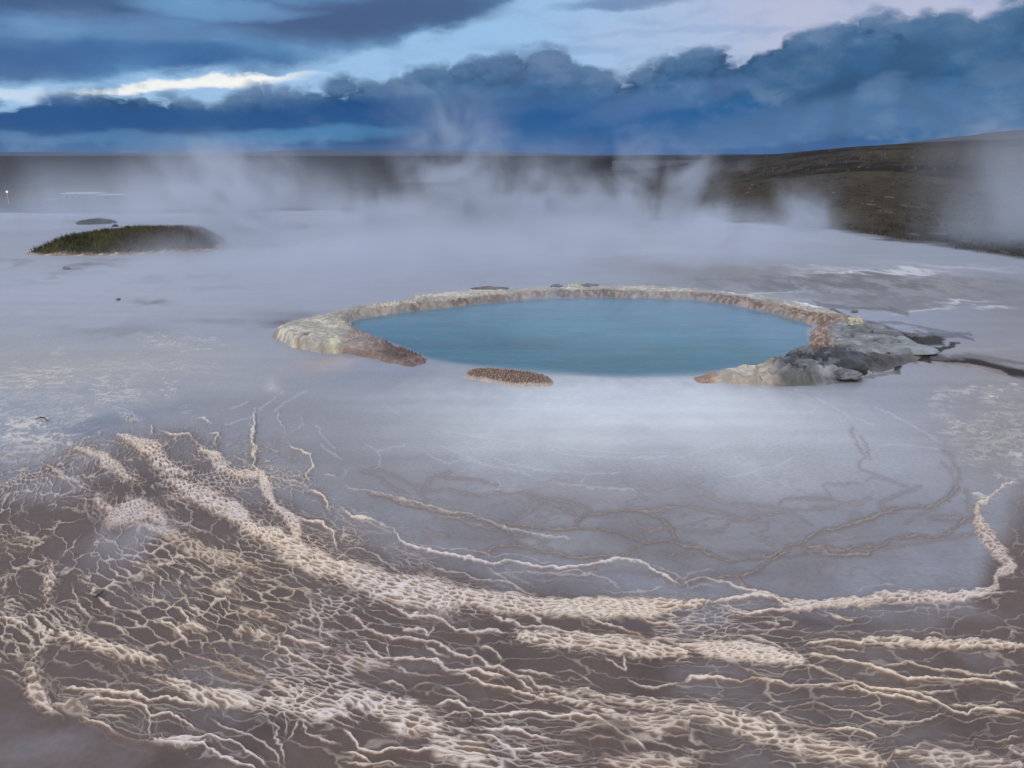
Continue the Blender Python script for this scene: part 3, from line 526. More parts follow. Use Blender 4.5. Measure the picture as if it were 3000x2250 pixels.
cell = lerp(cA, lerp(cB, cN2, sst(fbm(x * 1.9, y * 1.9, 12, 3), -.04, .06)), small)
f1, f2 = worley(ru / .135 + w1 * .4, tv / .36 + w2 * .4, 4); cL = np.exp(-((f2 - f1) / (.045 * wid)) ** 2); dL = np.exp(-((f2 - f1) / .14) ** 2)
f1, f2 = worley(ru / .058 + w1 * .3, tv / .17 + w2 * .25, 6); cM = np.exp(-((f2 - f1) / (.085 * wid)) ** 2); dM = np.exp(-((f2 - f1) / .26) ** 2)
f1, f2 = worley(ru / .032 + w1 * .2, tv / .088 + w2 * .2, 14); cN = np.exp(-((f2 - f1) / (.15 * wid)) ** 2)
YB = [990, 985, 940, 915, 930, 1160, 1250, 1290, 1280, 1080, 960, 900]; XB = [-900, 0, 200, 400, 600, 800, 1100, 1500, 2100, 2180, 2260, 3000]
FF = sst(qy / 1.3562, np.interp(qx / 1.3562, XB, YB) - 30, np.interp(qx / 1.3562, XB, YB) + 60)
left = sst(qx, 1150, 650) * sst(qy, 1950, 1750)
nM = fbm(x * 1.5, y * 1.5, 10, 4) + .07 * left - .03 * (1 - left); nN = fbm(x * 2.1 + 9, y * 2.1, 14, 4) + .08 * left - .05 * (1 - left)
midm = np.clip(sst(bmid, .0, .8) * .9 + sst(nM, .03, .14), 0, 1); finem = np.clip(sst(bmid, .45, 1.) * .9 + sst(nN, .08, .17) * .9, 0, 1)
fill = np.maximum(np.maximum(cL * (1 - .85 * midm) * (.32 + .28 * left) * (.3 + .7 * brk), cM * midm * (1 - .85 * finem) * (.52 + .22 * left) * (.5 + .5 * brk)), cN * finem * .75) * FF
corner = sst(qy - np.interp(qx, [-1500, 0, 60, 150, 270, 500, 700, 900], [1900, 1990, 2045, 2100, 2120, 2190, 2270, 2400]), 15, -5); band = band * corner
cr = np.maximum(crest * (.2 + .8 * corner), fill * corner); cr = np.maximum(cr, cell * band)
bz = np.exp(-(((qx - 1900) / 1000) ** 2 + ((qy - 1600) / 170) ** 2)) * (1 - FF)
f1, f2 = worley(ru / .50 + w1 * .5, tv / .95 + w2 * .5, 11); cP = np.exp(-((f2 - f1) / .030) ** 2); hP = np.exp(-((f2 - f1) / .075) ** 2)
softh = np.maximum(softh, hP * bz * .75 * (.4 + .6 * brk)); softc = np.maximum(softc, cP * bz * .5 * brk)
rp = fbm(rr * 16 + .6 * w1, th * 1.6, 2, 3); az_m = np.exp(-(((qx - 1980) / 620) ** 2 + ((qy - 1360) / 80) ** 2)); pale = np.maximum(pale, .55 * az_m * np.exp(-((rp - .02) / .012) ** 2))
# crust flakes: short tilted plates
fl = worley(ru / .055 + w1 * .8, tv / .13 + w2, 8); flk = np.exp(-((fl[1] - fl[0]) / .15) ** 2) * sst(vnoise(x * 9, y * 9, 1), .25, .6)
flk2 = sst(fbm(x * 5, y * 9, 3, 5), .03, .12)
crust = crust * (.55 + .75 * sst(fbm(x * 1.4, y * 2.2, 13, 4), -.06, .1))
kk = crust * np.maximum(flk, .7 * sst(fbm(x * 11, y * 19, 3, 4), .03, .12))
c = col[near]
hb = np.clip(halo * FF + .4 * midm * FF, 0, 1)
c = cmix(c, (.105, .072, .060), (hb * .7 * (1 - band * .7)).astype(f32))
shade_m = np.clip(np.maximum(dark, np.maximum(dL * (.3 + .4 * left), dM * midm * .75)) * FF * corner, 0, 1); c = cmix(c, (.072, .045, .036), (shade_m * .6 * (1 - band * .5)).astype(f32))  # dark brown fringe along crests and net lines: their micro-shadows painted into the colour
c = cmix(c, (.25, .155, .105), (sst(halo, .45, .85) * FF * .5 * vnoise(x * 3, y * 3, 15)).astype(f32))
c = cmix(c, (.130, .100, .092), (np.minimum(softh, 1) * .85).astype(f32)); c = cmix(c, (.37, .30, .25), (softc * .7).astype(f32))
c = cmix(c, (.50, .37, .265), (band * sst(vnoise(x * 6, y * 6, 4), 0, 1) * .3 + band * (.22 + .22 * small)).astype(f32))
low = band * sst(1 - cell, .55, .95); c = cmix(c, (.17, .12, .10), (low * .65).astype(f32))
tone = sst(vnoise(x * 1.7, y * 1.7, 7), .2, .8)[:, None].astype(f32)
cream = (np.array([.76, .655, .54], f32) * (1 - tone) + np.array([.70, .63, .60], f32) * tone)
far_l = sst(qy, 1330, 1240)[:, None]; cream = cream * (1 - far_l) + np.array([.64, .64, .68], f32) * far_l
cm_ = np.clip(cr * 1.1, 0, 1)[:, None].astype(f32) ** 1.25
c = c + (cream - c) * cm_
c = cmix(c, (.34, .31, .28), (crust * .5 * sst(fbm(x * 2, y * 3, 5, 3), -.1, .1)).astype(f32) * .7); c = cmix(c, (.66, .63, .58), (kk * .85).astype(f32)); c = cmix(c, (.60, .62, .68), (pale * .38).astype(f32))
# thin white wash over parts of the left
wash = sst(fbm(x * 1.3 + 3, y * .8, 5, 4), .05, .2) * left * sst(qy, 1250, 1350) * sst(qy, 1750, 1550)
c = cmix(c, (.50, .50, .56), (wash * .35).astype(f32))
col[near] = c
hs = np.clip(np.hypot(x, y), 2, 7) * .0026
z = cr * hs * 1.0 + band * hs * .5 + softc * .008 + kk * .012 + pale * .0015
z += fbm(x * 1.2, y * 1.2, 3, 3) * .02 * FF + fbm(x * 30, y * 30, 4, 2) * .0015
# each band of rims is the lip of a low terrace step
z += halo * .006
Z[near] += z
rough[near] = np.clip(rough[near] + .35 * np.maximum(cr, band), 0, .8)
# sunk bowl of the pool, hidden under the opaque milky water
s = np.where((px > 900) & (px < 2800) & (py > 800) & (py < 1400))[0]
dp = sdist(px[s], py[s], POOL); ds = sdist(px[s], py[s], U)
Z[s] -= .5 * sst(dp, 6, 60) + .02 * sst(dp, -2, 4)
Z[s] -= .015 * sst(ds, 8, 30)
# heath
vedge = np.interp(px, VEG[:, 0], VEG[:, 1]) + fbm(X * .35, Y * .35, 11, 4) * 34 + fbm(X * 2, Y * 2, 5, 3) * 8
veg = sst(py, vedge + 7, vedge - 7).astype(f32)
veg = np.where(Y < 0, 0, veg).astype(f32)
h1 = fbm(X * .035, Y * .014, 1, 5); h2 = fbm(X * .5, Y * .18, 6, 5); h3 = fbm(X * 3, Y * 1.4, 9, 3)
hc = np.tile(np.array([.070, .058, .043], f32), (len(X), 1))
hc = cmix(hc, (.026, .023, .021), sst(h1 * 1.4 + h2 * .9, -.02, .26).astype(f32)); hc = cmix(hc, (.088, .074, .050), (sst(-h1 - h2 * .9 + .3 * h3, .04, .3) * .8).astype(f32))
hc = cmix(hc, (.022, .018, .020), sst(dist, 250, 600).astype(f32) * .8)
hc = cmix(hc, (.30, .29, .30), (sst(h3 + h2 * .4, .30, .36) * .4).astype(f32)); hc *= (.72 + .35 * h3)[:, None]
col = col + (hc - col) * veg[:, None]; rough = lerp(rough, 1., veg)
Z += veg * (np.clip(h3, -.2, .4) * .05 + h2 * .09) * sst(dist, 15, 22)
V = np.stack([X, Y, Z], 1)
I = np.arange(nr * nc).reshape(nr, nc)
F_ = np.stack([I[:-1, :-1].ravel(), I[:-1, 1:].ravel(), I[1:, 1:].ravel(), I[1:, :-1].ravel()], 1)
# the sheet runs on beside and behind the viewer
e0 = len(V); ex = np.array([(-9000, Y.min(), -6), (-9000, -9000, -6), (9000, -9000, -6), (9000, Y.min(), 0), (-9000, 3000, -10), (9000, 3000, 10), (-9000, 9000, -10.), (9000, 9000, 10.)])
L0, R0, L1, R1 = I[0, 0], I[0, -1], I[-1, 0], I[-1, -1]
V = np.vstack([V, ex, [(X[L0], -9000, -1), (X[R0], -9000, -1)]])
F2 = np.array([(e0 + 0, e0 + 1, e0 + 8, L0), (L0, e0 + 8, e0 + 9, R0), (R0, e0 + 9, e0 + 2, e0 + 3), (e0 + 0, L0, L1, e0 + 4), (R0, e0 + 3, e0 + 5, R1)])
col = np.vstack([col, np.tile([[.2, .18, .19]], (10, 1))]); rough = np.concatenate([rough, np.full(10, .6)])
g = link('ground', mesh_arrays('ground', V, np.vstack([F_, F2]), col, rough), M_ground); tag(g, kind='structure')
del V, F_, GX, GY

# ------------------------------------------------------------------ pool water
def patch(name, poly, step, zf, cf, mat, margin=0.0, parent=None, z0=0.0, depth_lip=True):
    """solid-looking height-field piece over a ground outline (world metres)"""
    poly = np.asarray(poly); lo = poly.min(0) - margin - step; hi = poly.max(0) + margin + step
    gx = np.arange(lo[0], hi[0], step); gy = np.arange(lo[1], hi[1], step); A, B = np.meshgrid(gx, gy); sh = A.shape
    a, b = A.ravel(), B.ravel(); sdv = sdist(a, b, poly)
    keep = (sdv > -margin - step * .5).reshape(sh); fk = keep[:-1, :-1] & keep[1:, :-1] & keep[:-1, 1:] & keep[1:, 1:]
    idx = np.arange(a.size).reshape(sh); F = np.stack([idx[:-1, :-1][fk], idx[:-1, 1:][fk], idx[1:, 1:][fk], idx[1:, :-1][fk]], 1)
    used, inv = np.unique(F, return_inverse=True); F = inv.reshape(-1, 4)
    a, b, sdv = a[used], b[used], sdv[used]
    z = zf(a, b, sdv); c, r = cf(a, b, sdv, z)
    return link(name, mesh_arrays(name, np.stack([a, b, z], 1), F, c, r), mat, parent)
def Gp(P_, z=0.0): return np.array([G(p[0], p[1], z) for p in P_])
poolW = Gp(POOL); shelfW = Gp(SHELF)
def water_z(a, b, sdv):
    px_, py_ = chart(a, b); ds_ = sdist(px_, py_, U)
    return .006 + fbm(a * 6, b * 14, 2, 3) * .0016 - .02 * sst(ds_, 16, 0)
def water_c(a, b, sdv, z):
    c, r, px_, py_, m1, m2, m3 = zone_color(a, b)
    dpx = sdist(px_, py_, POOL); A_, B_ = px_ / 1.3562, py_ / 1.3562
    n = fbm(a * 1.1, b * 2.0, 5, 5); nn = fbm(a * .5, b * 1.2, 7, 4)
    teal = np.tile(np.array([.045, .185, .255], f32), (len(a), 1))
    def bl(x, y, rx, ry, cc, st):
        nonlocal teal
        q = ((A_ + n * 120 - x) / rx) ** 2 + ((B_ + nn * 30 - y) / ry) ** 2; teal = cmix(teal, cc, (np.exp(-q) * st).astype(f32))
    bl(1280, 650, 600, 28, (.125, .245, .38), .95); bl(1620, 700, 200, 55, (.125, .245, .38), .9); bl(850, 700, 110, 28, (.105, .215, .34), .8)
    bl(1050, 745, 220, 26, (.018, .120, .175), .9); bl(1330, 785, 210, 18, (.012, .125, .175), .95); bl(1500, 760, 150, 26, (.035, .215, .255), .7); bl(1300, 710, 260, 26, (.055, .235, .275), .8); bl(900, 735, 80, 16, (.035, .15, .25), .5)
    bl(1700, 730, 90, 30, (.14, .25, .37), .7)
    teal = teal * (1 + .5 * fbm(a * 2.2, b * 9, 3, 5) + .35 * n)[:, None]
    # the bowl opens at the front over a soft submerged sill
    front = sst(B_ + n * 16, np.interp(A_, [700, 880, 1000, 1200, 1350, 1500, 1700], [770, 775, 795, 812, 818, 815, 800]) - 18, np.interp(A_, [700, 880, 1000, 1200, 1350, 1500, 1700], [770, 775, 795, 812, 818, 815, 800]) + 14)
    shore = sst(dpx, -6, 10) * (1 - front)
    mk = shore.astype(f32)
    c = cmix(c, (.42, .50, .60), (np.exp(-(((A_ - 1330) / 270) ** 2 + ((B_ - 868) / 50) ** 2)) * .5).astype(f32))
    teal = teal * np.array([.40, .74, .78], f32)
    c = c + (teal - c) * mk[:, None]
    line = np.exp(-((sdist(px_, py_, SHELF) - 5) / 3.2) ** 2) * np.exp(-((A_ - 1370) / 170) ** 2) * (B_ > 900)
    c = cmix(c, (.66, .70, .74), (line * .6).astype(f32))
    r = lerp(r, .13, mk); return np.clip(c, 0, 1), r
M_water = mat_attr('milky_water', 20, .05, .0, .0, 30)
n = NT(M_water.node_tree); b = n.n['Principled BSDF']; b.inputs['IOR'].default_value = 1.33
tcn = n.node('ShaderNodeTexCoord').outputs['Object']; mp = n.node('ShaderNodeMapping'); mp.inputs['Scale'].default_value = (1, 2.6, 1); n.l.new(tcn, mp.inputs[0])
bp = n.node('ShaderNodeBump'); bp.inputs['Strength'].default_value = .35; bp.inputs['Distance'].default_value = .01
n.put(bp.inputs['Height'], n.noise(mp.outputs[0], 7, 5, .6, .4)); n.l.new(bp.outputs[0], b.inputs['Normal'])
ra = n.node('ShaderNodeAttribute', attribute_name='rough'); n.put(bp.inputs['Strength'], n.ss(ra.outputs['Fac'], .13, .19, .4, .04))
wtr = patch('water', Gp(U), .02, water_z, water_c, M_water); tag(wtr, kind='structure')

# ------------------------------------------------------------------ sinter rim round the pool
S8 = (760, 880, 4.254); S2 = (750, 750, 2.212); S5b = (1330, 780, 3.16); S3 = (1900, 700, 2.011); S6b = (2300, 880, 4.424)
RZ = .085
outer = P(S8, '90 400 250 315 430 262 700 190 1050 105 1500 42 1900 -12') + P(S2, '1000 250 1200 238 1420 215 1560 212 1800 205 2000 200') + P(S5b, '700 202 1000 196 1400 186 1700 178 1950 184 2200 205') + P(S3, '160 285 300 293 500 318 750 348 900 372 1050 408 1150 446 1230 462 1265 500')
inner = P(S3, '1180 512 1080 508 1000 505 850 478 700 432 500 392 300 360 150 348') + P(S5b, '2050 310 1700 290 1300 278 900 286') + P(S2, '2000 262 1800 268 1600 290 1400 312 1230 332 1000 352 860 374 740 390 640 408 578 432 640 487 740 532 850 567 960 602 1040 642 1120 672')
front = P(S8, '2090 800 1900 840 1750 812 1600 770 1400 722 1200 690 1080 668 960 665 850 660 740 650 600 622 400 585 280 520 140 460')
oW = Gp(outer, RZ); iW = Gp(inner); fW = Gp(front)
ring = np.vstack([oW, iW, fW])
def dline(a, b, L): return seg_dist(a, b, L)
def rim_z(a, b, sdv):
    aw = a + fbm(a * 5, b * 5, 3, 3) * .06; bw = b + fbm(a * 5, b * 5, 8, 3) * .06
    sd_ = sdist(aw, bw, ring)
    pxx, pyy = chart(a, b)
    di = dline(aw, bw, iW)
    # wide ledge on the left falls to nothing towards the front right
    H = np.interp(pxx, [760, 850, 1000, 1100, 1180, 1270], [.10, .13, .09, .055, .03, .008]); back = sst(pyy, 985, 935); H = np.where(pxx < 1300, lerp(H, .10, back), .10)
    h = H * sst(sd_, -.01, .07)
    h *= .72 + .28 * sst(di, .02, .3)
    h += sst(sd_, 0, .05) * (fbm(a * 9, b * 9, 2, 4) * .035 + fbm(a * 30, b * 30, 5, 3) * .022)
    # knobbly fingers on the faces towards the water
    f1, f2 = worley(a / .035, b / .035, 4); knob = 1 - sst(f1, .1, .5)
    kb = sst(di, .5, .05) * sst(sd_, .0, .03); h += knob * kb * .016
    f1, f2 = worley(a / .055 + 3, b / .055, 6); kn2 = (1 - sst(f1, .12, .36)) * sst(TAB[3][(np.floor(a / .055)).astype(int) & 255, (np.floor(b / .055)).astype(int) & 255], .25, .6)
    h += kn2 * .035 * sst(pxx, 990, 1080) * sst(pxx, 1300, 1240) * sst(sd_, .0, .03) * sst(di, .42, .2)
    # broken lip: a crack along the outer left end and a second one lower down
    for (p1, p2, wd, dp) in [((140, 440), (350, 285), .03, .05), ((420, 580), (600, 460), .022, .035), ((600, 470), (740, 560), .015, .02), ((740, 600), (1000, 560), .018, -.025), ((1010, 580), (1240, 490), .016, .02), ((1370, 680), (1480, 630), .012, -.02)]:
        L_ = Gp(P(S8, f'{p1[0]} {p1[1]} {p2[0]} {p2[1]}'), .05); d = seg_dist(aw, bw, L_); h -= dp * np.exp(-(d / wd) ** 2)
    return h - .02 * (sd_ < 0) - .03 * sst(-sd_, 0, .05)
def rim_c(a, b, sdv, z):
    pxx, pyy = chart(a, b); di = dline(a, b, iW); n = fbm(a * 4, b * 4, 6, 4); nf = fbm(a * 25, b * 25, 7, 3)
    c = np.tile(np.array([.40, .375, .32], f32), (len(a), 1))
    c = cmix(c, (.36, .34, .32), (sst(n, -.1, .2) * .7).astype(f32)); c = cmix(c, (.56, .53, .43), (sst(n + nf * .6, .05, .25) * .6).astype(f32))
    c = cmix(c, (.30, .31, .33), (sst(-n + .3 * nf, .1, .22) * .6).astype(f32))
    # brown inside face
    w = np.interp(pxx, [760, 1000, 1400, 1700, 2000, 2200, 2500], [.07, .09, .12, .14, .18, .26, .30])
    amt = np.interp(pxx, [760, 1000, 1250, 1400, 1500, 1700, 1900, 2100, 2300, 2500], [.45, .35, .7, .7, .5, .75, .45, .75, .95, .95]) * (.6 + .8 * sst(fbm(a * 3, b * 1, 3, 3), -.1, .15))
    m = np.clip(sst(di, w * 1.2, w * .75), 0, 1) * np.clip(amt, 0, 1)
    c = cmix(c, (.165, .108, .078), m.astype(f32)); c = cmix(c, (.38, .30, .25), (m * sst(nf, .0, .12) * .6).astype(f32))
    # pinkish brown toe of the left ledge
    toe = sst(pxx + .9 * (pyy - 990) + n * 60, 1000, 1050) * sst(pyy, 965, 985) * (pxx < 1320)
    c = cmix(c, (.190, .132, .118), (toe * .9).astype(f32))
    c = cmix(c, (.36, .31, .29), (toe * sst(z, .045, .075)).astype(f32) * .6); c = cmix(c, (.07, .055, .055), (toe * sst(pxx, 1090, 1170) * sst(z, .022, .05) * .8).astype(f32))
    sul = np.exp(-(((pxx - 980) / 26) ** 2 + ((pyy - 1024) / 9) ** 2)); c = cmix(c, (.66, .66, .42), (sul * .8).astype(f32))
    for (p1, p2, wd, cc) in [((140, 440), (350, 285), .035, (.16, .14, .13)), ((420, 580), (600, 460), .025, (.22, .17, .10)), ((1010, 580), (1240, 490), .02, (.15, .11, .10))]:
        d = seg_dist(a, b, Gp(P(S8, f'{p1[0]} {p1[1]} {p2[0]} {p2[1]}'), .05)); c = cmix(c, cc, (np.exp(-(d / wd) ** 2) * .8).astype(f32))
    # bleached streak on the right-hand back rim
    d = seg_dist(a, b, Gp(P(S3, '430 312 600 330 750 345 880 372 980 400'), .09)); c = cmix(c, (.74, .75, .75), (np.exp(-(d / .07) ** 2) * .85).astype(f32))
    d = seg_dist(a, b, oW[3:]); c = cmix(c, (.17, .155, .15), (np.exp(-(d / .035) ** 2) * sst(n + nf, -.1, .1) * .8).astype(f32))
    return np.clip(c * (1 + .8 * nf + .5 * n)[:, None], .01, .9), np.full(len(a), .8)
rim = patch('sinter_ledge', ring, .011, rim_z, rim_c, M_rim, .04)
tag(rim, 'cream and brown knobbly sinter ledge curving round the left and back of the blue pool', 'sinter ledge')
# dark caps standing on the back rim
M_dark = mat_plain('dark_stone', (.13, .12, .12), .7, 20, .4, .8, .02)
def stone(name, loc, size, mat, seed, lab, cat='stone', group=None, rz=0, parent=None, sub=4, rough=.28):
    import bmesh
    bm = bmesh.new(); bmesh.ops.create_icosphere(bm, subdivisions=sub, radius=1)
    from mathutils import noise as mn
    for v in bm.verts:
        p = v.co.copy(); d = mn.fractal(p * 1.1 + Vector((seed, 0, 0)), 1.0, 2.0, 4) * rough * 1.4
        cellv = mn.noise(p * 2.6 + Vector((0, seed, 0))) * rough * .6
        v.co = p * (1 + d + cellv); v.co.z = max(v.co.z, -.45)
        v.co = Vector((v.co.x * size[0], v.co.y * size[1], v.co.z * size[2]))
    me = bpy.data.meshes.new(name); bm.to_mesh(me); bm.free()
    for p in me.polygons: p.use_smooth = True
    o = link(name, me, mat, parent); o.location = loc; o.rotation_euler = (0, 0, rz)
    if lab: tag(o, lab, cat, group)
    return o
for i, (sx, sy, w, h, lab) in enumerate([(230, 205, .30, .045, 'long low dark stone slab on the left part of the pool back rim'), (950, 180, .10, .04, 'small dark stone on the back rim, left of the pale yellow topped one'),
                                         (1120, 178, .12, .05, 'small stone with a pale yellow top on the middle of the back rim'), (1250, 170, .14, .035, 'flat dark stone on the back rim, right of the pale yellow topped one')]):
    sx2, sy2 = 1330 + (sx + (90 if i == 0 else 0)) / 3.16, 780 + (sy + 8) / 3.16; gx, gy = G(sx2, sy2, .1)
    stone('stone', (float(gx), float(gy), .10), (w, .07, h), M_dark if i != 2 else mat_plain('yellow_stone', (.42, .41, .27), .8, 25, .5), 3.1 * i + 1, lab, 'stone', 'stones on the back rim')
gx, gy = G(2506, 938, .12)
stone('stone', (float(gx), float(gy), .10), (.11, .09, .07), mat_plain('cream_stone', (.46, .43, .33), .8, 25, .45), 9.7, 'cream broken block with a dark notch at the right end of the back rim', 'stone', 'stones on the back rim', .6)

# ------------------------------------------------------------------ island of finger sinter
isl = Gp(smooth(P(S2, '1330 788 1345 752 1400 735 1500 732 1620 740 1750 752 1880 772 1940 800 1948 830 1900 842 1780 842 1680 845 1550 822 1440 802'), 1), .02)
def isl_z(a, b, s):
    sw = s + fbm(a * 12, b * 12, 4, 3) * .03
    h = .055 * sst(sw, -.01, .05) - .03 * sst(-sw, 0, .03)
    f1, f2 = worley(a / .030, b / .045, 10); kn = (1 - sst(f1, .08, .45)) * (.5 + .8 * vnoise(a * 25, b * 25, 3))
    lip = seg_dist(a, b, isl[:1]) * 0; _, pyy = chart(a, b); fr = sst(s, .04, .14)
    return h - .02 + kn * .024 * sst(sw, .02, .07) + .05 * sst(sw, .03, .3)
def kn_c(a, b): return 1 - sst(worley(a / .030, b / .045, 10)[0], .05, .3)
def isl_c(a, b, s, z):
    n = fbm(a * 20, b * 20, 5, 3); c = np.tile(np.array([.16, .105, .082], f32), (len(a), 1))
    c = cmix(c, (.47, .41, .37), (kn_c(a, b) * .7).astype(f32)); _, pyy = chart(a, b)
    lipm = sst(s, .075, .02) * sst(pyy, 1085, 1100)
    c = cmix(c, (.50, .44, .41), (lipm * .8).astype(f32)); c = cmix(c, (.38, .24, .17), (sst(s, .02, -.01) * .6).astype(f32))
    return np.clip(c * (1 + .4 * n)[:, None], .01, .9), np.full(len(a), .7)
o = patch('sinter_island', isl, .006, isl_z, isl_c, M_rim, .03); tag(o, 'small brown sinter island covered in short knobs at the front edge of the blue pool', 'sinter island')

# ------------------------------------------------------------------ rock outcrop on the right bank
prom = Gp(smooth(P(S3, '222 822 260 842 310 862 380 855 470 857 560 866 650 874 780 868 900 862 1030 864 1150 842 1290 802 1450 772 1500 742 1600 702 1620 660 1560 600 1480 560 1380 530 1300 512 1240 500 1100 505 1010 512 945 540 945 590 962 640 905 690 850 697 760 728 700 742 600 772 540 765 500 762 450 778 400 787 300 805'), 1), .0)
prom_in = Gp(P(S3, '1060 508 1000 512 945 540 945 590 962 640 905 690 850 697'))
def prom_z(a, b, s):
    aw = a + fbm(a * 3, b * 3, 3, 4) * .12; bw = b + fbm(a * 3, b * 3, 9, 4) * .12; sw = sdist(aw, bw, prom)
    pxx, pyy = chart(a, b); u = (pxx - 1900) * 1
    H = np.interp(pxx, [2000, 2080, 2150, 2230, 2300, 2400, 2550, 2700], [.015, .045, .075, .085, .12, .11, .06, .035]); H = lerp(H, .07, sst(pyy, 1040, 1010))
    h = H * sst(sw, -.01, .14)
    f1, f2 = worley(a / .42 + fbm(a * 3, b * 3, 1, 3), b / .30 + fbm(a * 3, b * 3, 5, 3), 2); dome = 1 - f1; crack = sst(f2 - f1, 0, .16)
    am = sst(sw, .02, .12)
    h += am * (dome * .055 - .025 - .045 * (1 - crack))
    f1, f2 = worley(a / .15 + fbm(a * 5, b * 5, 1, 3), b / .12 + fbm(a * 5, b * 5, 5, 3), 6); dark = np.exp(-(((pxx - 2400) / 170) ** 2 + ((pyy - 1075) / 42) ** 2))
    h += am * dark * ((1 - f1) * .07 - .045 * (1 - sst(f2 - f1, 0, .2)))
    h += am * (fbm(a * 12, b * 12, 7, 4) * .03)
    di = seg_dist(a, b, prom_in); f1, _ = worley(a / .03, b / .03, 4); h += (1 - sst(f1, .1, .45)) * .018 * sst(di, .4, .1) * am
    return h - .04 * sst(-sw, 0, .04)
def prom_c(a, b, s, z):
    pxx, pyy = chart(a, b); n = fbm(a * 2.5, b * 5, 6, 5); nf = fbm(a * 18, b * 18, 7, 3)
    c = np.tile(np.array([.165, .175, .18], f32), (len(a), 1))
    c = cmix(c, (.30, .325, .34), (sst(n, 0, .18) * .8).astype(f32)); c = cmix(c, (.08, .08, .078), (sst(-n, .0, .18) * .8).astype(f32))
    f1, f2 = worley(a / .42 + fbm(a * 3, b * 3, 1, 3), b / .30 + fbm(a * 3, b * 3, 5, 3), 2); c = cmix(c, (.06, .055, .05), ((1 - sst(f2 - f1, .0, .09)) * .7).astype(f32))
    dark = sst(((pxx - 2395 + n * 80) / 165) ** 2 + ((pyy - 1075 + n * 20) / 38) ** 2, 1.3, .7)
    dk_ = np.tile(np.array([.038, .040, .045], f32), (len(a), 1)); dk_ = cmix(dk_, (.13, .14, .16), sst(n + nf, .05, .25).astype(f32)); dk_ = cmix(dk_, (.028, .028, .03), sst(-n - nf * .7, .02, .2).astype(f32))
    c = c + (dk_ - c) * dark[:, None].astype(f32)
    edge_ = sst(((pxx - 2590) / 110) ** 2 + ((pyy - 1075 + (pxx - 2590) * .12 + n * 30) / 22) ** 2, 1.4, .6); c = cmix(c, (.050, .042, .038), (edge_ * .85).astype(f32))
    tip = sst(pxx + n * 70, 2290, 2235); c = cmix(c, (.36, .32, .265), (tip * .9).astype(f32)); c = cmix(c, (.50, .46, .38), (tip * sst(nf + n, .03, .2) * .7).astype(f32))
    tip2 = sst(pxx + n * 50, 2130, 2080); c = cmix(c, (.25, .155, .115), (tip2 * .85).astype(f32))
    di = seg_dist(a, b, prom_in); m = sst(di + n * .3, .36, .16) * (pxx > 2300); c = cmix(c, (.20, .125, .088), (m * .9).astype(f32)); c = cmix(c, (.45, .33, .28), (m * sst(nf, .02, .15) * .7).astype(f32))
    return np.clip(c * (1 + .5 * nf)[:, None], .012, .9), np.full(len(a), .5)
out_root = patch('rock_outcrop', prom, .012, prom_z, prom_c, M_rock, .04)
tag(out_root, 'lumpy grey and black wet rock shelf with a tan tip right of the pool', 'rock outcrop')
M_slab = mat_plain('grey_slab', (.13, .14, .155), .45, 6, .5, .5, .03); M_blk = mat_plain('black_boulder', (.035, .036, .040), .4, 7, .6, .6, .03); M_pale = mat_plain('pale_boulder', (.22, .24, .25), .5, 5, .3, .4, .02)
def brock(sx, sy, size, mat, seed, lab, rz=0, tilt=0, grp='boulders on the rock outcrop', rough=.22, zz=.06):
    gx, gy = G(2300 + sx / 4.424, 880 + sy / 4.424, .08); o = stone('boulder', (float(gx), float(gy), zz), size, mat, seed, lab, 'boulder', grp, rz, rough=rough); o.rotation_euler = (0, tilt, rz); return o
brock(320, 870, (.26, .13, .10), M_slab, 2.2, 'tilted grey slab with a sharp dark edge amid the black rocks', -.1, .12, rough=.16)
brock(330, 745, (.14, .09, .07), M_blk, 5.2, 'small black hump at the water side above the tilted grey slab', .2)
brock(640, 760, (.34, .18, .11), M_blk, 7.9, 'largest black boulder on the crest of the outcrop', -.15)
brock(820, 860, (.20, .14, .10), M_blk, 4.4, 'rounded black boulder behind the pale round stone', .3)
brock(820, 940, (.14, .09, .06), M_slab, 6.4, 'pale blue grey rounded stone at the foot of the black boulders', .1)
brock(1260, 520, (.15, .10, .05), M_slab, 8.3, 'grey stone with a round black hollow near the top of the outcrop', 0, rough=.1)
brock(1530, 570, (.38, .26, .045), M_pale, 1.7, 'broad pale blue grey slab at the far right end of the outcrop', -.25, rough=.08, zz=.03)

# ------------------------------------------------------------------ grassy mound on the left
mc = np.array([-9.35, 20.3]); S1 = (0, 350, 2.212)
mpoly = smooth(np.vstack([Gp(P(S1, '100 872 300 884 520 884 720 882 920 872 1120 866 1340 866 1410 842')), np.array([(-7.2, 20.8), (-7.8, 21.6), (-9.2, 21.9), (-10.4, 21.5), (-11.3, 20.4)])]), 1)
M_mound = mat_attr('mound_soil', 8, .3, .6, .03, 20, rough=.95, spec=.2)
mroot = empty('grassy_mound', (float(mc[0]), 19.4, 0)); tag(mroot, 'low flat topped mound of green and brown grass on the left flats', 'grassy mound')
def mound_h(a, b, s):
    return .33 * sst(s, 0, .75) * np.interp(a, [-12, -11, -10, -7], [.3, .55, .95, 1.05]) + sst(s, 0, .3) * fbm(a * 1.8, b * 1.8, 3, 4) * .12 - .04 * sst(-s, 0, .05)
def mound_c(a, b, s, z):
    n = fbm(a * 2, b * 2, 4, 4); c = np.tile(np.array([.060, .058, .030], f32), (len(a), 1)); c = cmix(c, (.10, .072, .052), sst(a + n * 2, -9.6, -8.2).astype(f32) * .7)
    c = cmix(c, (.26, .19, .16), (sst(s + n * .3, .28, .08)).astype(f32)); c = cmix(c, (.48, .42, .38), (sst(s, .25, .1) * sst(fbm(a * 9, b * 9, 2, 3), .02, .12)).astype(f32)); return c, np.full(len(a), .95)
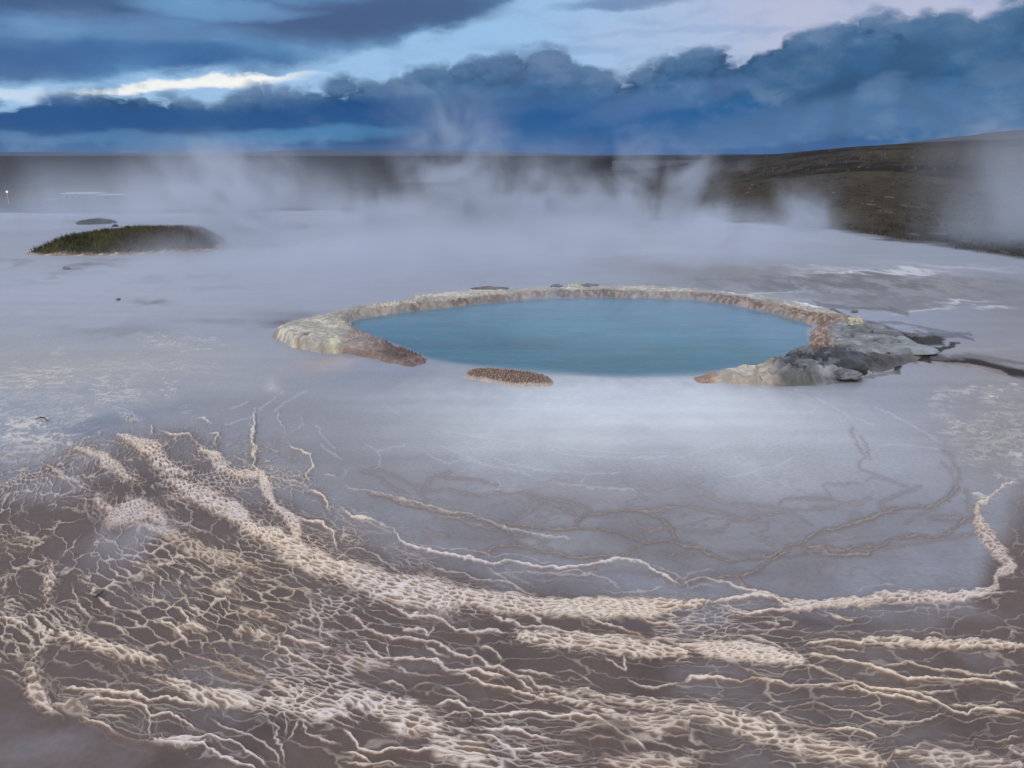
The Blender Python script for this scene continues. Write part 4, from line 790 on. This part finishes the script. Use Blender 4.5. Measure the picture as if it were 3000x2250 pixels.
soil = patch('soil', mpoly, .04, mound_h, mound_c, M_mound, .06); soil.parent = mroot; soil.location = (-mroot.location[0], -mroot.location[1], 0)
def blades(pts, zf, hmin, hmax, wd, lean=.35, seed=1, cols=None):
    r = np.random.RandomState(seed); n = len(pts); a, b = pts[:, 0], pts[:, 1]; z = zf(a, b)
    h = r.uniform(hmin, hmax, n); th_ = r.uniform(0, 2 * np.pi, n); ln = r.uniform(0, lean, n) * h; l2 = r.uniform(0, 2 * np.pi, n)
    wx_, wy_ = np.cos(th_) * wd, np.sin(th_) * wd; lx_, ly_ = np.cos(l2) * ln, np.sin(l2) * ln
    V = np.stack([np.stack([a - wx_, b - wy_, z - .02], 1), np.stack([a + wx_, b + wy_, z - .02], 1), np.stack([a + wx_ * .6 + lx_ * .5, b + wy_ * .6 + ly_ * .5, z + h * .6], 1), np.stack([a + lx_, b + ly_, z + h], 1)], 1).reshape(-1, 3)
    F = np.arange(n * 4).reshape(n, 4); c = np.repeat(cols, 4, 0) if cols is not None else None
    return V, F, c
r = np.random.RandomState(3); q = np.stack([r.uniform(-12, -6.5, 26000), r.uniform(18, 22.2, 26000)], 1); sq = sdist(q[:, 0], q[:, 1], mpoly); q = q[sq > .10 + .1 * r.rand(len(q))]; sq = sdist(q[:, 0], q[:, 1], mpoly)
zq = mound_h(q[:, 0], q[:, 1], sq)
nq = fbm(q[:, 0] * 2, q[:, 1] * 2, 4, 4); cq = np.tile(np.array([.066, .068, .030], f32), (len(q), 1)); cq = cmix(cq, (.035, .045, .022), sst(nq, -.05, .15).astype(f32)); cq = cmix(cq, (.13, .12, .05), sst(-nq, 0, .15).astype(f32) * .6); cq = cmix(cq, (.115, .085, .06), (sst(q[:, 0] + nq * 2, -9.6, -8.0) * .85).astype(f32)); cq *= r.uniform(.7, 1.3, (len(q), 1))
V_, F_, c_ = blades(q, lambda a, b: zq, .05, .15, .007, .5, 4, cq)
M_grass = mat_attr('grass_blades', 30, .2, 0, 0, 20, rough=.7, spec=.2)
go = link('grass', mesh_arrays('grass', V_, F_, c_, np.full(len(V_), .7), False), M_grass, mroot); go.location = soil.location; tag(go, kind='stuff')
# smaller tufts behind and beside the mound
def tuft(sx0, sx1, sy, dp, hh, lab, seed, dark=False):
    x0, y0 = G(sx0, sy); x1, y1 = G(sx1, sy); cx, cyy = (x0 + x1) / 2, (y0 + y1) / 2; rx = (x1 - x0) / 2
    r = np.random.RandomState(seed); n = int(1600 * min(2, max(.08, rx * dp * 2))); ang = r.uniform(0, 2 * np.pi, n); rad = np.sqrt(r.rand(n)); p = np.stack([cx + rx * rad * np.cos(ang), cyy + dp * rad * np.sin(ang)], 1)
    base = terrain(p[:, 0], p[:, 1]) + (1 - rad ** 2) * hh * .6
    cc = np.tile(np.array([.045, .042, .034] if dark else [.07, .072, .045], f32), (n, 1)) * r.uniform(.6, 1.4, (n, 1))
    V, F, c = blades(p, lambda a, b: base, hh * .4, hh, .012, .5, seed, cc); V[:, 0] -= cx; V[:, 1] -= cyy
    o = link('grass_tuft', mesh_arrays('grass_tuft', V, F, c, np.full(len(V), .8), False), M_grass); o.location = (float(cx), float(cyy), 0); tag(o, lab, 'grass tuft', 'grass tufts on the left flats')
tuft(230, 335, 641, .7, .14, 'broad faint olive tuft standing farthest back on the steamy left flats', 11)
tuft(330, 346, 655, .15, .06, 'tiny dark tuft just right of the broad faint olive tuft', 12, True)
tuft(366, 384, 663, .15, .07, 'tiny dark tuft above the middle of the grassy mound', 13, True)
# heath clumps over the right slope
r = np.random.RandomState(8); n = 5200; aa = r.uniform(.05, .85, n); dd = 17 * np.exp(r.rand(n) * 1.9); hx, hy = np.sin(aa) * dd, np.cos(aa) * dd
pxx, pyy = chart(hx, hy); ve = np.interp(pxx, VEG[:, 0], VEG[:, 1]) + fbm(hx * .35, hy * .35, 11, 4) * 34; kp = (pyy < ve - 3) & (fbm(hx * .5, hy * .18, 6, 5) > -.08); hx, hy = hx[kp], hy[kp]; dd = dd[kp]
m = 14; bx = np.repeat(hx, m) + r.normal(0, .13, len(hx) * m); by = np.repeat(hy, m) + r.normal(0, .13, len(hx) * m); base = terrain(bx, by)
cc = np.repeat(np.array([.055, .047, .034], f32)[None] * r.uniform(.35, 1.7, (len(hx), 1)), m, 0)
V_, F_, c_ = blades(np.stack([bx, by], 1), lambda a, b: base, .03, .10, .014, .9, 9, cc)
o = link('heath', mesh_arrays('heath', V_, F_, c_, np.full(len(V_), .9), False), M_grass); tag(o, kind='stuff', label='dark low heath plants over the slope beyond the flats')

# ------------------------------------------------------------------ far land
def ridge(name, pts, d, zlow, mat, thick=600):
    """a long hill: skyline heights along azimuth at distance d, falling to front and back"""
    A = np.linspace(pts[0][0], pts[-1][0], 260); E = np.interp(A, [p[0] for p in pts], [p[1] for p in pts])
    rows = [(-1., 0), (-.6, .45), (-.3, .8), (0, 1), (.4, .7), (1., 0)]; V = []
    for (o_, hf) in rows:
        rad = d + o_ * thick; top = CAMH + np.tan(E) * d + fbm(A * 40, A * 0 + o_ * 3, 3, 4) * d * .0016 * (hf > 0)
        zz = zlow + (top - zlow) * hf; V.append(np.stack([np.sin(A) * rad, np.cos(A) * rad, zz], 1))
    V = np.vstack(V); I_ = np.arange(len(V)).reshape(len(rows), -1); F = np.stack([I_[:-1, :-1].ravel(), I_[:-1, 1:].ravel(), I_[1:, 1:].ravel(), I_[1:, :-1].ravel()], 1)
    o = link(name, mesh_arrays(name, V, F), mat); tag(o, kind='structure'); return o
M_far = mat_plain('far_mountain', (.030, .045, .080), .95, .0006, .3, .2, 4)
M_hill = mat_plain('dark_hill', (.030, .027, .031), .95, .01, .5, .3, 1)
def ae(l): return [azel(*p) for p in l]
ridge('mountains', [(-1.4, .004)] + ae([(0, 328), (300, 330), (560, 329), (650, 323), (760, 324), (1000, 327), (1200, 331), (1500, 337), (1700, 340)]) + [(.9, .0), (1.4, -.001)], 9000, -60, M_far, 1500)
ridge('hills', [(.12, -.008)] + ae([(1560, 346), (1700, 337), (1820, 324), (1960, 309), (2080, 294), (2212, 279)]) + [(.72, .045), (.95, .05), (1.3, .03), (1.5, .0)], 900, -14, M_hill, 420)

# ------------------------------------------------------------------ hut, shed and lamp far out on the left plain
def box(bm, x0, x1, y0, y1, z0, z1):
    vs = [bm.verts.new(p) for p in ((x0, y0, z0), (x1, y0, z0), (x1, y1, z0), (x0, y1, z0), (x0, y0, z1), (x1, y0, z1), (x1, y1, z1), (x0, y1, z1))]
    for f in ((0, 3, 2, 1), (4, 5, 6, 7), (0, 1, 5, 4), (1, 2, 6, 5), (2, 3, 7, 6), (3, 0, 4, 7)): bm.faces.new([vs[i] for i in f])
def bobj(name, boxes, mat, parent=None):
    import bmesh
    bm = bmesh.new()
    for b_ in boxes: box(bm, *b_)
    me = bpy.data.meshes.new(name); bm.to_mesh(me); bm.free(); return link(name, me, mat, parent)
M_wall = mat_plain('pale_cladding', (.26, .29, .33), .7, 2, .1); M_roof = mat_plain('pale_roof', (.40, .43, .48), .5, 2, .08); M_glass = mat_plain('dark_glass', (.04, .05, .07), .15, 2, .1, .0); M_deck = mat_plain('pale_deck', (.32, .35, .38), .7, 3, .1)
D = 175.
def far(px_, py_): 
    dx_, dy_, dz_ = pix_dir(px_, py_); s_ = D / dy_; return dx_ * s_, D, CAMH + dz_ * s_
def ppm(): return FPX / D / 1.0
u0, _, zb = far(183, 597); u1, _, zt = far(283, 566)
root = empty('long_hut', (u0, D, zb)); tag(root, 'long low pale building with a white roof edge faint in the left steam', 'hut'); Wd, Ht = u1 - u0, zt - zb
bobj('wall', [(0, Wd, 0, 5, -1.5, Ht * .86)], M_wall, root); bobj('roof', [(-.25, Wd - .3, -.5, 5.4, Ht * .90, Ht)], M_roof, root)
for i in range(5): bobj('window', [(.8 + i * 1.35, 1.5 + i * 1.35, -.04, .03, Ht * .42, Ht * .72)], M_glass, root)
bobj('door', [(Wd - .1 - .9, Wd - .2, -.05, .03, -.1, Ht * .6)], M_roof, root)
u0, _, zb = far(286, 595); u1, _, zt = far(348, 572)
root = empty('shed', (u0, D, zb)); tag(root, 'plain pale blue grey shed adjoining the right end of the long hut', 'shed'); Wd, Ht = u1 - u0, zt - zb
bobj('wall', [(0.1, Wd, 0, 4.5, -1.5, Ht)], M_wall, root); bobj('roof', [(0.0, Wd + .1, -.1, 4.6, Ht, Ht + .08)], M_roof, root)
u0, _, zb = far(122, 598); u1, _, zt = far(178, 576)
root = empty('deck', (u0, D, zb)); tag(root, 'pale terrace with railing posts at the left end of the long hut', 'deck'); Wd, Ht = u1 - u0, zt - zb
bobj('platform', [(0, Wd, -1, 3, -.9, Ht * .2)], M_deck, root)
for i in range(4): bobj('post', [(Wd * .4 + i * .75, Wd * .4 + .12 + i * .75, -1, -.9, Ht * .2, Ht * .75)], M_deck, root)
bobj('rail', [(Wd * .4, Wd, -1, -.9, Ht * .75, Ht * .82)], M_deck, root)
lx_, _, lz = far(20, 562); root = empty('lamp_post', (lx_, D, lz - 2.4)); tag(root, 'small glowing orange lamp on a pale post at the far left edge', 'lamp post')
import bmesh
def cyl(name, r1, r2, z0, z1, mat, parent, seg=12, cx=0., cy_=0.):
    bm = bmesh.new(); bmesh.ops.create_cone(bm, cap_ends=True, segments=seg, radius1=r1, radius2=r2, depth=z1 - z0)
    for v in bm.verts: v.co += Vector((cx, cy_, (z0 + z1) / 2))
    me = bpy.data.meshes.new(name); bm.to_mesh(me); bm.free(); return link(name, me, mat, parent)
cyl('post', .11, .09, -1.5, 2.1, M_deck, root); cyl('base', .22, .18, -1.5, .1, M_deck, root)
M_lamp = bpy.data.materials.new('lamp_glow'); M_lamp.use_nodes = True; bb = M_lamp.node_tree.nodes['Principled BSDF']; bb.inputs['Emission Color'].default_value = (1, .42, .14, 1); bb.inputs['Emission Strength'].default_value = 2.2
bm = bmesh.new(); bmesh.ops.create_uvsphere(bm, u_segments=12, v_segments=8, radius=.2); me = bpy.data.meshes.new('lamp_globe'); bm.to_mesh(me); bm.free(); o = link('lamp_globe', me, M_lamp, root); o.location = (0, 0, 2.4)
cyl('cap', .24, .05, 2.58, 2.7, M_deck, root)

# ------------------------------------------------------------------ small things lying about
def tube(name, pts, r, mat, lab, cat):
    cu = bpy.data.curves.new(name, 'CURVE'); cu.dimensions = '3D'; cu.bevel_depth = r; cu.bevel_resolution = 2; sp = cu.splines.new('POLY'); sp.points.add(len(pts) - 1)
    for p_, (v, rr_) in zip(sp.points, pts): p_.co = (*v, 1); p_.radius = rr_
    o = bpy.data.objects.new(name, cu); C.objects.link(o); dg = bpy.context.evaluated_depsgraph_get(); me = bpy.data.meshes.new_from_object(o.evaluated_get(dg)); bpy.data.objects.remove(o)
    o = link(name, me, mat); c0 = Vector(pts[0][0]); me.transform(__import__('mathutils').Matrix.Translation(-c0)); o.location = c0; tag(o, lab, cat); return o
M_twig = mat_plain('twig_bark', (.06, .05, .045), .9, 40, .3)
def gp3(s, z): g_ = G(s[0], s[1], z); return (float(g_[0]), float(g_[1]), z)
a_, b_, c1, d_ = P(S4, '232 286 262 272 285 273 312 296')
tube('twig', [(gp3(a_, .02), .6), (gp3(b_, .03), 1), (gp3(c1, .032), 1), (gp3(d_, .015), .5)], .006, M_twig, 'thin dark bent twig arching over the cream crust at the left', 'twig')
a_, b_, c1 = P(S5, '606 222 640 205 668 183')
tube('twig', [(gp3(a_, .012), .5), (gp3(b_, .02), 1.2), (gp3(c1, .016), .7)], .0055, M_twig, 'short straight dark twig lying on the brown mud at lower left', 'twig')
for (sh, s, sz, lab) in [(S9, '835 585', .008, 'tiny black pebble caught on a ridge at bottom centre'), (S1, '430 970', .05, 'small dark stone with a pale top on the white flats below the grassy mound'), (S3, '1215 432', .035, 'dark stone on the pale flats just behind the right end of the rim'), (S3, '1550 578', .05, 'wet dark stone in the black seep right of the outcrop'), (S1, '768 1170', .03, 'tiny dark pebble alone on the pale flats left of the pool')]:
    q_ = P(sh, s)[0]; g_ = G(*q_); stone('stone' if sz > .05 else 'pebble', (float(g_[0]), float(g_[1]), .01), (sz * 1.6, sz, sz * .7), M_dark, sz * 91 + q_[0], lab, 'stone' if sz > .05 else 'pebble', rz=q_[0], sub=3)

# ------------------------------------------------------------------ steam
def steam(lab, cx, cyy, z0, rx, ry, h, dens, nsc=.6, t0=.42, t1=.62, lean=(0, 0), vp=1.2, zst=.55, seed=0., widen=.0, det=3, step=1.0, dist=.5):
    mg = 1.02; lx_, ly_ = lean
    me = bpy.data.meshes.new('steam'); bm = bmesh.new(); mx = abs(lx_) * h; my = abs(ly_) * h
    box(bm, -rx * mg - mx * (lx_ < 0), rx * mg + mx * (lx_ > 0), -ry * mg - my * (ly_ < 0), ry * mg + my * (ly_ > 0), -.4, h); bm.to_mesh(me); bm.free()
    m = bpy.data.materials.new('steam'); m.use_nodes = True; n = NT(m.node_tree); n.n.clear()
    o_ = n.node('ShaderNodeOutputMaterial'); v = n.node('ShaderNodeVolumePrincipled'); n.l.new(v.outputs[0], o_.inputs['Volume'])
    v.inputs['Color'].default_value = (.76, .85, .99, 1); v.inputs['Anisotropy'].default_value = .0
    tc_ = n.node('ShaderNodeTexCoord').outputs['Object']; X_, Y_, Z_ = n.sep(tc_)
    zz = n.m('MAXIMUM', Z_, 0.0); wd = n.m('MULTIPLY_ADD', n.m('DIVIDE', zz, h), widen, 1 - widen) if widen else 1.0
    ux = n.m('DIVIDE', n.m('SUBTRACT', X_, n.m('MULTIPLY', zz, lx_)), rx); uy = n.m('DIVIDE', n.m('SUBTRACT', Y_, n.m('MULTIPLY', zz, ly_)), ry)
    q = n.m('ADD', n.m('MULTIPLY', ux, ux), n.m('MULTIPLY', uy, uy))
    if widen: q = n.m('DIVIDE', q, n.m('MULTIPLY', wd, wd))
    f = n.m('POWER', n.m('SUBTRACT', 1., q, clamp=True), 1.2); vv = n.m('POWER', n.m('SUBTRACT', 1., n.m('DIVIDE', zz, h), clamp=True), vp)
    nv = n.noise(n.comb(n.m('SUBTRACT', X_, n.m('MULTIPLY', zz, lx_)), Y_, n.m('MULTIPLY_ADD', Z_, zst, seed)), nsc, det, .55, dist)
    k_ = n.ss(nv, t0, t1)
    n.l.new(n.m('MULTIPLY', n.m('MULTIPLY', n.m('MULTIPLY', f, vv), k_), dens), v.inputs['Density'])
    try: m.cycles.volume_step_rate = step
    except Exception: pass
    ob = link('steam', me, m); ob.location = (cx, cyy, z0); tag(ob, lab, kind='stuff'); return ob
steam('broad bank of white steam over the flats behind the pool', 1.1, 24.5, 0, 9.0, 9.5, 1.0, 1.6, .42, .38, .62, vp=1.5, seed=3.1, det=4, dist=.6)
steam('low steam lying behind the back rim of the pool', -1.2, 17.5, 0, 7.5, 4.4, .8, 1.2, .5, .34, .62, vp=1.4, seed=63.1, det=4, dist=.6)
for (lab, x_, y_, rx_, h_, d_, ln) in [
        ('tall central wisp of steam rising into the clouds', -1.7, 24, 2.0, 4.3, 1.7, -.04), ('steam puff at the foot of the tall central wisp', -.7, 23, 2.6, 2.3, 2.0, .06), ('wide wisp of steam right beside the tall central one', .9, 25, 1.7, 2.9, 2.0, .10),
        ('steam puff between the two central wisps and the right ones', 2.4, 24, 2.0, 2.0, 2.4, .10), ('steam wisp right of the tall central one', 3.9, 26, .9, 3.5, 3.4, .08), ('thin leaning steam wisp over the right flats', 5.0, 25, .8, 3.0, 3.2, .20),
        ('steam wisp over the far right flats', 6.6, 27, 1.1, 2.5, 2.6, .12), ('small low steam puff at the edge of the heath', 8.8, 24.5, 1.1, 1.7, 2.6, .05), ('steam plume leaning left beside the grassy mound', -6.5, 20.6, 2.0, 2.9, 2.4, -.42),
        ('second steam plume behind the grassy mound', -8.2, 25, 2.2, 2.9, 1.8, -.2), ('low steam puff left of the central wisps', -3.9, 24, 2.0, 1.5, 1.8, .0)]:
    steam(lab, x_, y_, 0, rx_ * 1.3, rx_ * 1.4, h_, d_ * 1.15, .62, .42, .66, (ln, 0), 1.5, .9, x_ * 7.7 + 3, .42, 5, dist=1.1)
steam('thin steam spread over the left plain', -14, 34, -1.6, 14, 13, 4.3, .50, .22, .42, .64, vp=1.5, seed=20.)
steam('thin steam drifting in from the right edge', 14.2, 20, 0, 4.2, 5.0, 3.2, .42, .4, .28, .6, vp=.8, seed=31.)
steam('faint steam over the pool and its back rim', 1.2, 11.3, .05, 4.5, 3.4, .6, .22, .9, .30, .65, vp=1.2, zst=1., seed=41.)
steam('faint ground mist on the left flats', -4.6, 14.5, .0, 5, 3.6, .6, .3, .5, .3, .65, vp=1.2, zst=1., seed=51.)

# ------------------------------------------------------------------ the air itself
hz = bobj('haze', [(-14000, 14000, -11000, 16500, -75, 160)], None); mh = bpy.data.materials.new('haze'); mh.use_nodes = True; nh = NT(mh.node_tree); nh.n.clear()
oh = nh.node('ShaderNodeOutputMaterial'); vh = nh.node('ShaderNodeVolumePrincipled'); nh.l.new(vh.outputs[0], oh.inputs['Volume'])
vh.inputs['Color'].default_value = (.42, .62, 1, 1); vh.inputs['Density'].default_value = 1.6e-5; hz.data.materials.append(mh); tag(hz, kind='stuff', label='pale blue air over the plain')
